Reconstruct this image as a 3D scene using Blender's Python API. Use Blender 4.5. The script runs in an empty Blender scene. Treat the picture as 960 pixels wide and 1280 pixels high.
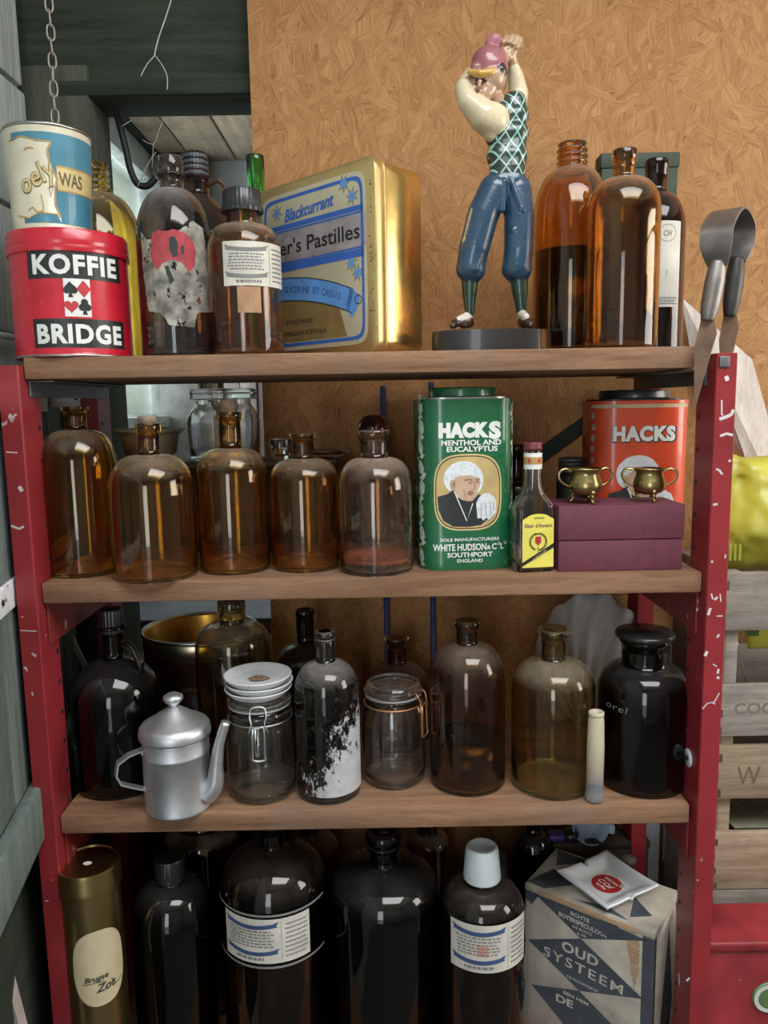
import bpy, bmesh, math, random
from mathutils import Vector, Matrix
random.seed(7)
S = bpy.context.scene
COL = S.collection
R = math.radians
# ------------------------------------------------------------------ camera
FOC, TILT, ROLL, ZC = 960.0, R(8.0), R(1.0), 1.5
cam = bpy.data.cameras.new('camera'); camo = bpy.data.objects.new('camera', cam); COL.objects.link(camo)
cam.sensor_fit = 'VERTICAL'; cam.sensor_height = 36.0; cam.lens = 36.0*FOC/1280.0
cam.clip_start = 0.02
camo.matrix_world = Matrix.Translation((0, 0, ZC)) @ Matrix.Rotation(-TILT, 4, 'X') @ Matrix.Rotation(R(90), 4, 'X') @ Matrix.Rotation(-ROLL, 4, 'Z')
S.camera = camo
# ------------------------------------------------------------------ sky, daylight, exposure
S.view_settings.view_transform = 'Standard'; S.view_settings.look = 'None'
S.view_settings.gamma = 1.0; S.view_settings.use_curve_mapping = False
S.view_settings.exposure = -0.35
W = bpy.data.worlds.new('sky'); S.world = W; W.use_nodes = True
bg = W.node_tree.nodes['Background']; bg.inputs[0].default_value = (0.80, 0.90, 1.0, 1); bg.inputs[1].default_value = 2.6
def daylight(name, loc, direction, sx, sy, power, col):
    l = bpy.data.lights.new(name, 'AREA'); l.shape = 'RECTANGLE'; l.size = sx; l.size_y = sy; l.energy = power; l.color = col
    o = bpy.data.objects.new(name, l); COL.objects.link(o); o.location = loc
    o.rotation_euler = Vector(direction).to_track_quat('-Z', 'Y').to_euler()
    return o
# open yard door behind the camera, window in the right wall, window of the back room
daylight('yard_door_daylight', (-0.42, -1.58, 1.38), (0, 1, 0), 0.62, 1.4, 17, (0.93, 0.97, 1.0))
daylight('side_window_daylight', (2.19, 0.62, 1.75), (-1, 0, 0), 1.1, 0.9, 34, (1.0, 0.94, 0.84))
daylight('rooflight_daylight', (0.55, -0.05, 2.66), (0, 0, -1), 1.3, 0.9, 46, (0.98, 0.99, 1.0))
daylight('back_window_daylight', (-0.90, 2.08, 1.84), (1, 0, 0), 0.80, 0.66, 30, (0.88, 0.97, 1.0))
cy = S.cycles
cy.max_bounces = 20; cy.transmission_bounces = 20; cy.glossy_bounces = 6; cy.diffuse_bounces = 5
cy.transparent_max_bounces = 16; cy.sample_clamp_indirect = 5.0; cy.blur_glossy = 0.6

# ------------------------------------------------------------------ pixel <-> place
_fw = Vector((0, math.cos(TILT), -math.sin(TILT))); _rt = Vector((1, 0, 0)); _up = _rt.cross(_fw)
def ray(px, py):
    a = (px-480)/FOC; b = (640-py)/FOC; c, s = math.cos(ROLL), math.sin(ROLL)
    return _fw + (a*c+b*s)*_rt + (-a*s+b*c)*_up
def at(px, py, Y):
    d = ray(px, py)*(Y/ray(px, py).y); return Vector((d.x, d.y, d.z+ZC))
def atz(px, py, z):
    d = ray(px, py); d = d*((z-ZC)/d.z); return Vector((d.x, d.y, d.z+ZC))
def depth_at_x(px, py, X): d = ray(px, py); return X*d.y/d.x
def mpp(Y, z): return (Y*math.cos(TILT)-(z-ZC)*math.sin(TILT))/FOC   # metres in a pixel at that place

# ------------------------------------------------------------------ objects
def tag(o, label=None, cat=None, group=None, kind=None):
    if label: o['label'] = label
    if cat: o['category'] = cat
    if group: o['group'] = group
    if kind: o['kind'] = kind
    return o
def thing(name, label, cat, loc=(0, 0, 0), rz=0, group=None, rot=None):
    o = bpy.data.objects.new(name, None); COL.objects.link(o); o.empty_display_size = .02
    o.location = loc; o.rotation_euler = rot or (0, 0, rz)
    return tag(o, label, cat, group)
def obj(name, bm, m, parent=None, loc=None, rot=None, smooth=True, label=None):
    if isinstance(bm, bmesh.types.BMesh):
        me = bpy.data.meshes.new(name); bm.normal_update(); bm.to_mesh(me); bm.free()
        for x in (m if isinstance(m, (list, tuple)) else [m]): me.materials.append(x)
        for p in me.polygons: p.use_smooth = bool(smooth)
        if smooth == 'auto':
            me.set_sharp_from_angle(angle=R(35))
    else: me = bm
    o = bpy.data.objects.new(name, me); COL.objects.link(o)
    if parent: o.parent = parent
    if loc is not None: o.location = loc
    if rot is not None: o.rotation_euler = rot
    if label: o['label'] = label
    return o
def box(bm, lo, hi, bevel=0, seg=1, mat=0, M=None):
    r = bmesh.ops.create_cube(bm, size=1.0)
    vs = r['verts']; c = [(lo[i]+hi[i])/2 for i in range(3)]; d = [hi[i]-lo[i] for i in range(3)]
    for v in vs: v.co = Vector((v.co.x*d[0]+c[0], v.co.y*d[1]+c[1], v.co.z*d[2]+c[2]))
    if bevel:
        es = list({e for v in vs for e in v.link_edges})
        r = bmesh.ops.bevel(bm, geom=es, offset=bevel, segments=seg, affect='EDGES', profile=.5)
        vs = list({v for f in r['faces'] for v in f.verts} | {v for v in vs if v.is_valid})
    if M is not None:
        for v in vs: v.co = M @ v.co
    if mat:
        for f in {f for v in vs for f in v.link_faces}: f.material_index = mat
    return bm
def boxo(name, lo, hi, m, parent=None, bevel=.0015, seg=2, kind=None, **k):
    o = obj(name, box(bmesh.new(), lo, hi, bevel, seg), m, parent, smooth='auto', **k)
    if kind: o['kind'] = kind
    return o
def lathe(prof, n=48, ribs=0, ribamt=.03, bm=None, caps=True, off=(0, 0, 0)):
    bm = bm or bmesh.new(); rings = []
    for (r, z) in prof:
        if r <= 1e-6: rings.append([bm.verts.new((off[0], off[1], z+off[2]))]); continue
        ring = []
        for i in range(n):
            a = 2*math.pi*i/n; rr = r*(1+(ribamt if ribs and (i % ribs == 0) else 0))
            ring.append(bm.verts.new((rr*math.cos(a)+off[0], rr*math.sin(a)+off[1], z+off[2])))
        rings.append(ring)
    for A, B in zip(rings, rings[1:]):
        if len(A) == 1 and len(B) == 1: continue
        for i in range(n):
            j = (i+1) % n
            if len(A) == 1: bm.faces.new((A[0], B[j], B[i]))
            elif len(B) == 1: bm.faces.new((A[i], A[j], B[0]))
            else: bm.faces.new((A[i], A[j], B[j], B[i]))
    return bm
def smooth_path(pts, k=6, closed=False):
    P = [Vector(p) for p in pts]; n = len(P); out = []
    rng = range(n if closed else n-1)
    for i in rng:
        p0 = P[(i-1) % n] if closed or i > 0 else P[0]; p1 = P[i]; p2 = P[(i+1) % n]
        p3 = P[(i+2) % n] if closed or i+2 < n else P[-1]
        for j in range(k):
            t = j/k
            out.append(.5*((2*p1)+(-p0+p2)*t+(2*p0-5*p1+4*p2-p3)*t*t+(-p0+3*p1-3*p2+p3)*t**3))
    if not closed: out.append(P[-1])
    return out
def tube(pts, r, n=8, k=5, closed=False, bm=None, flat=1.0):
    """round bar along a smooth path; r is one radius or one per point"""
    bm = bm or bmesh.new(); P = smooth_path(pts, k, closed); m = len(P); rings = []
    rr = r if isinstance(r, (list, tuple)) else [r]*len(pts)
    T0 = (P[1]-P[0]).normalized(); N = T0.orthogonal().normalized()
    for i, p in enumerate(P):
        T = (P[(i+1) % m]-P[i-1]) if closed or 0 < i < m-1 else (P[1]-P[0] if i == 0 else P[-1]-P[-2])
        T.normalize(); N = (N-T*N.dot(T)).normalized(); B = T.cross(N)
        f = i/k; a = int(f) % len(rr); b = min(a+1, len(rr)-1) if not closed else (a+1) % len(rr)
        rad = rr[a]+(rr[b]-rr[a])*(f-int(f))
        rings.append([bm.verts.new(p+rad*(math.cos(t)*N+flat*math.sin(t)*B)) for t in [2*math.pi*q/n for q in range(n)]])
    for i in range(m if closed else m-1):
        A, Bq = rings[i], rings[(i+1) % m]
        for q in range(n): bm.faces.new((A[q], A[(q+1) % n], Bq[(q+1) % n], Bq[q]))
    if not closed:
        bm.faces.new(list(reversed(rings[0]))); bm.faces.new(rings[-1])
    return bm
def prism(bm, pts, y0, y1, axis='y'):
    """outline given in (x,z) pushed through from y0 to y1"""
    A = [bm.verts.new((x, y0, z)) for x, z in pts]; B = [bm.verts.new((x, y1, z)) for x, z in pts]; n = len(pts)
    bm.faces.new(A); bm.faces.new(list(reversed(B)))
    for i in range(n): bm.faces.new((A[(i+1) % n], A[i], B[i], B[(i+1) % n]))
    bmesh.ops.recalc_face_normals(bm, faces=bm.faces[:])
    return bm
def loft_section(bm, path, z0, z1, cap=True):
    """closed (x,y) outline from z0 to z1"""
    A = [bm.verts.new((x, y, z0)) for x, y in path]; B = [bm.verts.new((x, y, z1)) for x, y in path]; n = len(path)
    for i in range(n): bm.faces.new((A[i], A[(i+1) % n], B[(i+1) % n], B[i]))
    if cap: bm.faces.new(list(reversed(A))); bm.faces.new(B)
    return bm
def rrect(w, d, r, k=8):
    """rounded rectangle outline in (x,y), counter-clockwise from the middle of its front"""
    out = [(0, -d/2)]
    for cx, cy_, a0 in ((w/2-r, -d/2+r, -90), (w/2-r, d/2-r, 0), (-w/2+r, d/2-r, 90), (-w/2+r, -d/2+r, 180)):
        for i in range(k+1):
            a = R(a0+90*i/k); out.append((cx+r*math.cos(a), cy_+r*math.sin(a)))
    return out

# ------------------------------------------------------------------ print and lettering (thin inked shapes laid on a surface)
def curve_text(s, offset=0.0, shear=0.0, spacing=1.0):
    c = bpy.data.curves.new('t', 'FONT'); c.body = s; c.size = 1; c.offset = offset; c.shear = shear; c.space_character = spacing
    c.resolution_u = 3
    o = bpy.data.objects.new('t', c); COL.objects.link(o)
    dg = bpy.context.evaluated_depsgraph_get(); me = bpy.data.meshes.new_from_object(o.evaluated_get(dg))
    V = [(v.co.x, v.co.y) for v in me.vertices]; F = [tuple(p.vertices) for p in me.polygons]
    bpy.data.objects.remove(o); bpy.data.curves.remove(c); bpy.data.meshes.remove(me)
    return V, F
def txt(s, cx, cy_, h, w=None, bold=0.0, shear=0.0, rot=0.0, spacing=1.0):
    """lettering centred on (cx, cy), h = height of a capital, w = total width"""
    V, F = curve_text(s, bold, shear, spacing)
    x0 = min(v[0] for v in V); x1 = max(v[0] for v in V)
    k = h/(.73+2*bold*.7); kx = (w/(x1-x0)) if w else k
    c, q = math.cos(R(rot)), math.sin(R(rot)); out = []
    for x, y in V:
        a = (x-(x0+x1)/2)*kx; b = (y-.365)*k
        out.append((cx+a*c-b*q, cy_+a*q+b*c))
    return out, F
def poly(pts): return list(pts), [tuple(range(len(pts)))]
def rect(x0, y0, x1, y1): return poly([(x0, y0), (x1, y0), (x1, y1), (x0, y1)])
def ell(cx, cy_, rx, ry, n=28, p=2.0, a0=0, a1=360):
    out = []
    for i in range(n):
        a = R(a0+(a1-a0)*i/n); c, s = math.cos(a), math.sin(a)
        out.append((cx+rx*math.copysign(abs(c)**(2/p), c), cy_+ry*math.copysign(abs(s)**(2/p), s)))
    return poly(out)
def band(pts, w):
    """ribbon of width w along 2-D points"""
    V = []; F = []
    for i, p in enumerate(pts):
        a = pts[max(0, i-1)]; b = pts[min(len(pts)-1, i+1)]; dx, dy = b[0]-a[0], b[1]-a[1]; l = math.hypot(dx, dy) or 1
        V += [(p[0]-dy/l*w/2, p[1]+dx/l*w/2), (p[0]+dy/l*w/2, p[1]-dx/l*w/2)]
    for i in range(len(pts)-1): F.append((2*i, 2*i+1, 2*i+3, 2*i+2))
    return V, F
def ring(cx, cy_, rx, ry, w, n=40, p=2.0):
    o = ell(cx, cy_, rx, ry, n, p)[0]; i_ = ell(cx, cy_, rx-w, ry-w, n, p)[0]
    return o+i_, [(k, (k+1) % n, n+(k+1) % n, n+k) for k in range(n)]
SPLIT = {'lettering', 'black_panel', 'wrapped_sweets_print', 'banner_line', 'ornament', 'small_lettering', 'script_lettering', 'faded_lettering', 'black_lettering', 'sash_lettering', 'white_ornament', 'tear', 'gold_line', 'clear_band'}
def decal(name, shapes, f, m, parent, off=.0003, step=None, label=None):
    if name in SPLIT and len(shapes) > 1:                         # each word or motif is a piece of its own
        return [decal(name, [q], f, m, parent, off, step, label) for q in shapes][0]
    bm = bmesh.new()
    for V, F in shapes:
        vs = [bm.verts.new((x, y, 0)) for x, y in V]
        for q in F:
            try: bm.faces.new([vs[i] for i in q])
            except ValueError: pass
    big = [q for q in bm.faces if len(q.verts) > 4]
    if big: bmesh.ops.triangulate(bm, faces=big)
    if step:
        xs = [v.co.x for v in bm.verts]; x = math.floor(min(xs)/step)*step+step
        while x < max(xs):
            bmesh.ops.bisect_plane(bm, geom=bm.verts[:]+bm.edges[:]+bm.faces[:], plane_co=(x, 0, 0), plane_no=(1, 0, 0)); x += step
    for q in bm.faces:
        if q.normal.z == 0: q.normal_update()
    for q in list(bm.faces):
        q.normal_update()
        if q.normal.z < 0: q.normal_flip()
    for v in bm.verts: v.co = f(v.co.x, v.co.y, off)
    return obj(name, bm, m, parent, smooth=False, label=label)
def on_cyl(Rr, z0=0, phi=0.0, taper=0.0):
    return lambda u, v, o: Vector(((Rr+o+taper*v)*math.sin(u/Rr+phi), -(Rr+o+taper*v)*math.cos(u/Rr+phi), z0+v))
def on_plane(org, ux, uy):
    org, ux, uy = Vector(org), Vector(ux), Vector(uy); n = ux.cross(uy)
    return lambda u, v, o: org+u*ux+v*uy+o*n
def on_path(path, z0=0):
    """u runs along an outline that starts at the middle of the front"""
    P = [Vector((x, y, 0)) for x, y in path]; n = len(P); L = [0]
    for i in range(n): L.append(L[-1]+(P[(i+1) % n]-P[i]).length)
    tot = L[-1]
    def f(u, v, o):
        u = u % tot; i = 0
        while L[i+1] < u and i < n-1: i += 1
        t = (u-L[i])/max(1e-9, L[i+1]-L[i]); a, b = P[i], P[(i+1) % n]
        d = (b-a).normalized(); nrm = Vector((d.y, -d.x, 0)); p = a+(b-a)*t
        return Vector((p.x+nrm.x*o, p.y+nrm.y*o, z0+v))
    return f

# ------------------------------------------------------------------ materials
def newmat(name):
    m = bpy.data.materials.new(name); m.use_nodes = True; nt = m.node_tree
    return m, nt, nt.nodes['Principled BSDF']
def nd(nt, t, **k):
    n = nt.nodes.new(t)
    for a, b in k.items(): setattr(n, a, b)
    return n
def ramp(nt, fac, stops):
    r = nd(nt, 'ShaderNodeValToRGB'); e = r.color_ramp.elements
    while len(e) < len(stops): e.new(.5)
    for q, (p, c) in zip(e, stops): q.position = p; q.color = (*c, 1) if len(c) == 3 else c
    nt.links.new(fac, r.inputs[0]); return r.outputs[0]
def coords(nt, scale=(1, 1, 1), rot=(0, 0, 0), kind='Object', loc=(0, 0, 0)):
    t = nd(nt, 'ShaderNodeTexCoord'); mp = nd(nt, 'ShaderNodeMapping')
    mp.inputs['Scale'].default_value = scale; mp.inputs['Rotation'].default_value = rot; mp.inputs['Location'].default_value = loc
    nt.links.new(t.outputs[kind], mp.inputs[0]); return mp.outputs[0]
def noise(nt, vec, scale, detail=4, rough=.55, dist=0.0):
    n = nd(nt, 'ShaderNodeTexNoise'); n.inputs['Scale'].default_value = scale; n.inputs['Detail'].default_value = detail
    n.inputs['Roughness'].default_value = rough; n.inputs['Distortion'].default_value = dist
    if vec is not None: nt.links.new(vec, n.inputs['Vector'])
    return n.outputs['Fac']
def mix(nt, fac, a, b, mode='MIX'):
    n = nd(nt, 'ShaderNodeMix', data_type='RGBA', blend_type=mode)
    for i, v in ((0, fac), (6, a), (7, b)):
        if hasattr(v, 'is_linked'): nt.links.new(v, n.inputs[i])
        else: n.inputs[i].default_value = v if i == 0 else (*v, 1)
    return n.outputs[2]
def mth(nt, op, a, b=0.0, c=None):
    n = nd(nt, 'ShaderNodeMath', operation=op)
    for i, v in enumerate((a, b) if c is None else (a, b, c)):
        if hasattr(v, 'is_linked'): nt.links.new(v, n.inputs[i])
        else: n.inputs[i].default_value = v
    return n.outputs[0]
def bump(nt, h, strength, dist=.002):
    b = nd(nt, 'ShaderNodeBump'); b.inputs['Strength'].default_value = strength; b.inputs['Distance'].default_value = dist
    nt.links.new(h, b.inputs['Height']); return b.outputs[0]
def plain(name, col, rough=.5, metal=0.0, var=.25, vscale=30, bmp=0.0, bscale=200, coat=0.0, wear=None, spec=.5):
    """one colour, mottled a little; wear = (colour, amount) for chips and stains"""
    m, nt, p = newmat(name); v = coords(nt)
    n = noise(nt, v, vscale, 5)
    c = mix(nt, ramp(nt, n, [(.3, (0, 0, 0)), (.7, (1, 1, 1))]), tuple(x*(1-var) for x in col), tuple(min(1, x*(1+var*.5)) for x in col))
    if wear:
        w = ramp(nt, noise(nt, v, wear[2] if len(wear) > 2 else 55, 3, .6), [(.74-wear[1]-.012, (0, 0, 0)), (.74-wear[1]+.012, (1, 1, 1))])
        c = mix(nt, w, c, wear[0])
    nt.links.new(c, p.inputs['Base Color'])
    p.inputs['Metallic'].default_value = metal; p.inputs['Roughness'].default_value = rough
    p.inputs['Coat Weight'].default_value = coat; p.inputs['Specular IOR Level'].default_value = spec
    nt.links.new(mth(nt, 'MULTIPLY_ADD', n, .2, rough-.1), p.inputs['Roughness'])
    if bmp: nt.links.new(bump(nt, noise(nt, v, bscale, 4), bmp), p.inputs['Normal'])
    return m
def glass(name, total, dust=.42, ior=1.45, dcol=(.46, .40, .32), specks=.05, rough=0.0):
    """bottle glass; total = colour of light after both walls of the bottle; dust lies on what faces up"""
    m, nt, p = newmat(name)
    p.inputs['Base Color'].default_value = (*[math.sqrt(x) for x in total], 1)
    p.inputs['Transmission Weight'].default_value = 1.0; p.inputs['IOR'].default_value = ior; p.inputs['Roughness'].default_value = rough
    g = nd(nt, 'ShaderNodeNewGeometry'); sp = nd(nt, 'ShaderNodeSeparateXYZ'); nt.links.new(g.outputs['True Normal'], sp.inputs[0])
    v = coords(nt)
    up = ramp(nt, sp.outputs[2], [(.25, (0, 0, 0)), (.95, (1, 1, 1))])
    nz = ramp(nt, noise(nt, v, 22, 6, .65), [(.35, (.25,)*3), (.7, (1, 1, 1))])
    sk = ramp(nt, noise(nt, v, 160, 3, .7), [(.55, (0, 0, 0)), (.75, (1, 1, 1))])
    film = ramp(nt, noise(nt, v, 9, 5, .6), [(.4, (0, 0, 0)), (.8, (1, 1, 1))])
    fac = mth(nt, 'ADD', mth(nt, 'MULTIPLY', mth(nt, 'MULTIPLY', up, nz), dust), mth(nt, 'ADD', mth(nt, 'MULTIPLY', sk, specks), mth(nt, 'MULTIPLY', film, specks*.35)))
    d = nd(nt, 'ShaderNodeBsdfDiffuse'); d.inputs[0].default_value = (*dcol, 1)
    ms = nd(nt, 'ShaderNodeMixShader'); nt.links.new(fac, ms.inputs[0]); nt.links.new(p.outputs[0], ms.inputs[1]); nt.links.new(d.outputs[0], ms.inputs[2])
    nt.links.new(ms.outputs[0], nt.nodes['Material Output'].inputs[0])
    return m
def wood(name, c0, c1, axis=0, scale=1.0, rough=.75, stain=None, knots=False, bmp=.35):
    """sawn timber with its grain along the given axis"""
    m, nt, p = newmat(name); sc = [14*scale]*3; sc[axis] = 1.1*scale
    info = nd(nt, 'ShaderNodeObjectInfo'); t = nd(nt, 'ShaderNodeTexCoord'); mp = nd(nt, 'ShaderNodeMapping'); mp.inputs['Scale'].default_value = sc
    ad = nd(nt, 'ShaderNodeVectorMath', operation='ADD'); cb = nd(nt, 'ShaderNodeCombineXYZ')
    for i in range(3): nt.links.new(mth(nt, 'MULTIPLY', info.outputs['Random'], 7.3*(i+1)), cb.inputs[i])
    nt.links.new(t.outputs['Object'], ad.inputs[0]); nt.links.new(cb.outputs[0], ad.inputs[1]); nt.links.new(ad.outputs[0], mp.inputs[0]); v = mp.outputs[0]
    g = noise(nt, v, 4.0, 6, .6, .6); f = noise(nt, v, 28, 4, .7)
    c = mix(nt, ramp(nt, g, [(.32, (0, 0, 0)), (.68, (1, 1, 1))]), c0, c1)
    c = mix(nt, mth(nt, 'MULTIPLY', ramp(nt, f, [(.5, (0, 0, 0)), (.75, (1, 1, 1))]), .6), c, tuple(x*.45 for x in c0))
    c = mix(nt, mth(nt, 'MULTIPLY', info.outputs['Random'], .25), c, tuple(x*.7 for x in c0))
    if stain:
        st = ramp(nt, noise(nt, coords(nt), 9, 4, .6), [(.5, (0, 0, 0)), (.72, (1, 1, 1))])
        c = mix(nt, mth(nt, 'MULTIPLY', st, .8), c, stain)
    nt.links.new(c, p.inputs['Base Color']); p.inputs['Roughness'].default_value = rough; p.inputs['Specular IOR Level'].default_value = .3
    nt.links.new(bump(nt, mth(nt, 'ADD', g, mth(nt, 'MULTIPLY', f, .5)), bmp, .0015), p.inputs['Normal'])
    return m
def osb():
    m, nt, p = newmat('osb_board'); col = None; hgt = None
    base = coords(nt); wob = nd(nt, 'ShaderNodeTexNoise'); wob.inputs['Scale'].default_value = 14; wob.inputs['Detail'].default_value = 3
    nt.links.new(base, wob.inputs['Vector'])
    wv = nd(nt, 'ShaderNodeVectorMath', operation='MULTIPLY_ADD'); nt.links.new(wob.outputs['Color'], wv.inputs[0]); wv.inputs[1].default_value = (.030,)*3; nt.links.new(base, wv.inputs[2])
    for k, (ang, sx, sz, thr) in enumerate([(84, 12, 34, 0), (12, 12, 42, .40), (-62, 11, 40, .48), (55, 13, 44, .56), (97, 12, 40, .60), (-25, 13, 50, .66), (35, 15, 56, .72), (-80, 14, 60, .74)]):
        r0 = nd(nt, 'ShaderNodeVectorRotate', rotation_type='Y_AXIS'); r0.inputs['Angle'].default_value = R(ang); nt.links.new(wv.outputs[0], r0.inputs['Vector'])
        mp = nd(nt, 'ShaderNodeMapping'); mp.inputs['Scale'].default_value = (sx, 1, sz); mp.inputs['Location'].default_value = (k*3.1, 0, k*1.7); nt.links.new(r0.outputs[0], mp.inputs[0])
        vo = nd(nt, 'ShaderNodeTexVoronoi'); vo.inputs['Scale'].default_value = 1.0; nt.links.new(mp.outputs[0], vo.inputs['Vector'])
        sp = nd(nt, 'ShaderNodeSeparateColor'); nt.links.new(vo.outputs['Color'], sp.inputs[0])
        gm = nd(nt, 'ShaderNodeMapping'); gm.inputs['Scale'].default_value = (1.6, 1, 8.5); nt.links.new(mp.outputs[0], gm.inputs[0])
        gr = noise(nt, gm.outputs[0], 1.3, 5, .68)
        val = mth(nt, 'ADD', mth(nt, 'MULTIPLY', sp.outputs[0], .24), mth(nt, 'MULTIPLY_ADD', gr, 1.5, -.37))
        c = ramp(nt, val, [(.08, (.16, .062, .020)), (.27, (.31, .143, .046)), (.52, (.40, .198, .070)), (.95, (.52, .29, .125))])
        ed = ramp(nt, vo.outputs['Distance'], [(.50, (1, 1, 1)), (.80, (.82, .75, .70))])
        c = mix(nt, 1.0, c, ed, 'MULTIPLY')
        if col is None: col, hgt = c, val
        else:
            mk = mth(nt, 'MULTIPLY', mth(nt, 'GREATER_THAN', sp.outputs[1], thr), mth(nt, 'LESS_THAN', vo.outputs['Distance'], .66))
            col = mix(nt, mk, col, c); hgt = mth(nt, 'ADD', mth(nt, 'MULTIPLY', hgt, mth(nt, 'SUBTRACT', 1.0, mk)), mth(nt, 'MULTIPLY', mk, mth(nt, 'ADD', val, .06)))
    dk = ramp(nt, noise(nt, coords(nt, (1, 1, .38)), 62, 3, .6, 1.6), [(.66, (0, 0, 0)), (.74, (1, 1, 1))])
    col = mix(nt, mth(nt, 'MULTIPLY', dk, .6), col, (.16, .066, .026))
    nt.links.new(col, p.inputs['Base Color']); p.inputs['Roughness'].default_value = .62; p.inputs['Specular IOR Level'].default_value = .3
    nt.links.new(bump(nt, hgt, .4, .002), p.inputs['Normal'])
    return m
def painted_block(name, c, bumpd=.006):
    m, nt, p = newmat(name)
    v = coords(nt, (1, 26, 1.3), kind='Object'); g = noise(nt, v, 2.2, 5, .6, .3); f = noise(nt, coords(nt), 45, 4)
    cc = mix(nt, ramp(nt, g, [(.3, (0, 0, 0)), (.62, (1, 1, 1))]), tuple(x*.62 for x in c), c)
    cc = mix(nt, mth(nt, 'MULTIPLY', ramp(nt, noise(nt, coords(nt), 5, 4), [(.45, (0, 0, 0)), (.75, (1, 1, 1))]), .35), cc, tuple(x*.6 for x in c))
    nt.links.new(cc, p.inputs['Base Color']); p.inputs['Roughness'].default_value = .85
    nt.links.new(bump(nt, mth(nt, 'ADD', g, mth(nt, 'MULTIPLY', f, .2)), .7, bumpd), p.inputs['Normal'])
    return m
def red_paint(name, col, chips=.04, rough=.38):
    m, nt, p = newmat(name); v = coords(nt)
    n = noise(nt, v, 12, 5); c = mix(nt, ramp(nt, n, [(.3, (0, 0, 0)), (.7, (1, 1, 1))]), tuple(x*.72 for x in col), col)
    ch = ramp(nt, noise(nt, coords(nt, (1.6, 1.6, 1)), 42, 2, .5, .4), [(.765-chips, (0, 0, 0)), (.775-chips, (1, 1, 1))])
    area = ramp(nt, noise(nt, v, 5.5, 2), [(.47, (0, 0, 0)), (.56, (1, 1, 1))])
    k = mth(nt, 'MULTIPLY', ch, area)
    c = mix(nt, k, c, (.62, .58, .58))
    nt.links.new(c, p.inputs['Base Color']); p.inputs['Roughness'].default_value = rough
    nt.links.new(bump(nt, mth(nt, 'SUBTRACT', n, k), .15, .001), p.inputs['Normal'])
    return m
M = {}
M['osb'] = osb()
M['block'] = painted_block('painted_block', (.42, .465, .445)); M['mortar'] = plain('mortar', (.36, .38, .37), .9, bmp=.4)
M['back_block'] = painted_block('back_room_block', (.66, .70, .76))
M['shelf_wood'] = wood('shelf_timber', (.17, .085, .044), (.35, .198, .112), 0, 1.0, .8, stain=(.19, .135, .10))
M['dark_wood'] = wood('dark_timber', (.022, .030, .020), (.055, .066, .046), 0, .9, .85)
M['jamb_wood'] = wood('jamb_timber', (.05, .06, .042), (.11, .115, .085), 2, .9, .85)
M['pine'] = wood('old_pine_boards', (.30, .235, .165), (.50, .41, .30), 1, .8, .8, stain=(.18, .14, .10))
M['pine_wall'] = wood('old_pine_post', (.19, .14, .09), (.36, .28, .2), 2, .8, .8)
M['door_wood'] = wood('grey_green_planks', (.105, .135, .120), (.185, .225, .205), 2, .9, .75, stain=(.08, .095, .085))
M['crate'] = wood('crate_boards', (.26, .185, .115), (.45, .345, .235), 0, 1.0, .85, stain=(.20, .15, .11))
M['crate_grey'] = wood('grey_crate_boards', (.22, .19, .155), (.40, .355, .30), 0, 1.0, .85, stain=(.16, .14, .12))
M['riser'] = wood('dark_riser', (.028, .020, .014), (.07, .048, .03), 0, 1.0, .8)
M['red'] = red_paint('red_rack_paint', (.30, .026, .032), .045)
M['red_worn'] = red_paint('worn_red_paint', (.27, .030, .026), .08, .45)
M['concrete'] = plain('concrete_floor', (.11, .105, .095), .85, bmp=.3, bscale=60)
M['ceiling'] = plain('ceiling_paint', (.60, .60, .56), .9)
M['plaster'] = plain('grey_render', (.38, .38, .36), .9, bmp=.2, bscale=40)
M['white_metal'] = plain('white_painted_strap', (.74, .76, .79), .5, var=.2, vscale=40, wear=((.25, .22, .2), .08))
M['steel_dark'] = plain('dark_steel', (.035, .037, .036), .45, .6)
M['steel'] = plain('bright_steel', (.50, .50, .50), .3, 1.0, wear=((.25, .16, .1), .06, 80))
M['zinc'] = plain('grey_steel', (.16, .17, .165), .5, .7)
M['black_rubber'] = plain('black_rubber', (.012, .014, .013), .55)
M['web'] = plain('cobweb', (.5, .5, .47), .9)
M['green_leaf'] = plain('garden_green', (.22, .42, .12), .8, var=.5, vscale=6)
M['wood_white'] = plain('white_frame_paint', (.60, .64, .62), .6)

Z1, Z2, Z3, Z4 = 1.565, 1.277, .955, .500
TH = .027
# ---------------------------------------------------------------- the room
def st(o): return tag(o, kind='structure')
def wall_boxes(name, boxes, m):
    bm = bmesh.new()
    for lo, hi in boxes: box(bm, lo, hi)
    return st(obj(name, bm, m, smooth=False))
XL = -.575
wall_boxes('floor', [((-1.6, -1.75, -.1), (2.3, 2.8, 0))], M['concrete'])
wall_boxes('ceiling', [((XL-.1, -1.75, 2.6), (-.12, 1.5, 2.7)), ((1.22, -1.75, 2.6), (2.3, 1.5, 2.7)), ((-.12, -1.75, 2.6), (1.22, -.52, 2.7)), ((-.12, .42, 2.6), (1.22, 1.5, 2.7))], M['ceiling'])
wl = wall_boxes('wall_left', [((XL-.12, -1.75, 0), (XL-.012, 1.34, 2.6))], M['mortar'])
bme = None
for r in range(13):                                                  # rough painted blocks laid in half bond
    for c in range(-1, 5):
        y0 = 1.34-.44*(c+1)+(.22 if r % 2 else 0); y1 = y0+.432
        y1 = min(y1, 1.34); z0 = .2*r+.02
        if y1-y0 < .05 or y0 < -.7: continue
        o = boxo('block', (XL-.03, y0, z0), (XL+random.uniform(-.001, .0025), y1, min(2.6, z0+.192)), M['block'], wl, bevel=.004)
wb = wall_boxes('wall_back', [((-.204, 1.325, 0), (2.3, 1.343, 2.6))], M['osb'])
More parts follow.
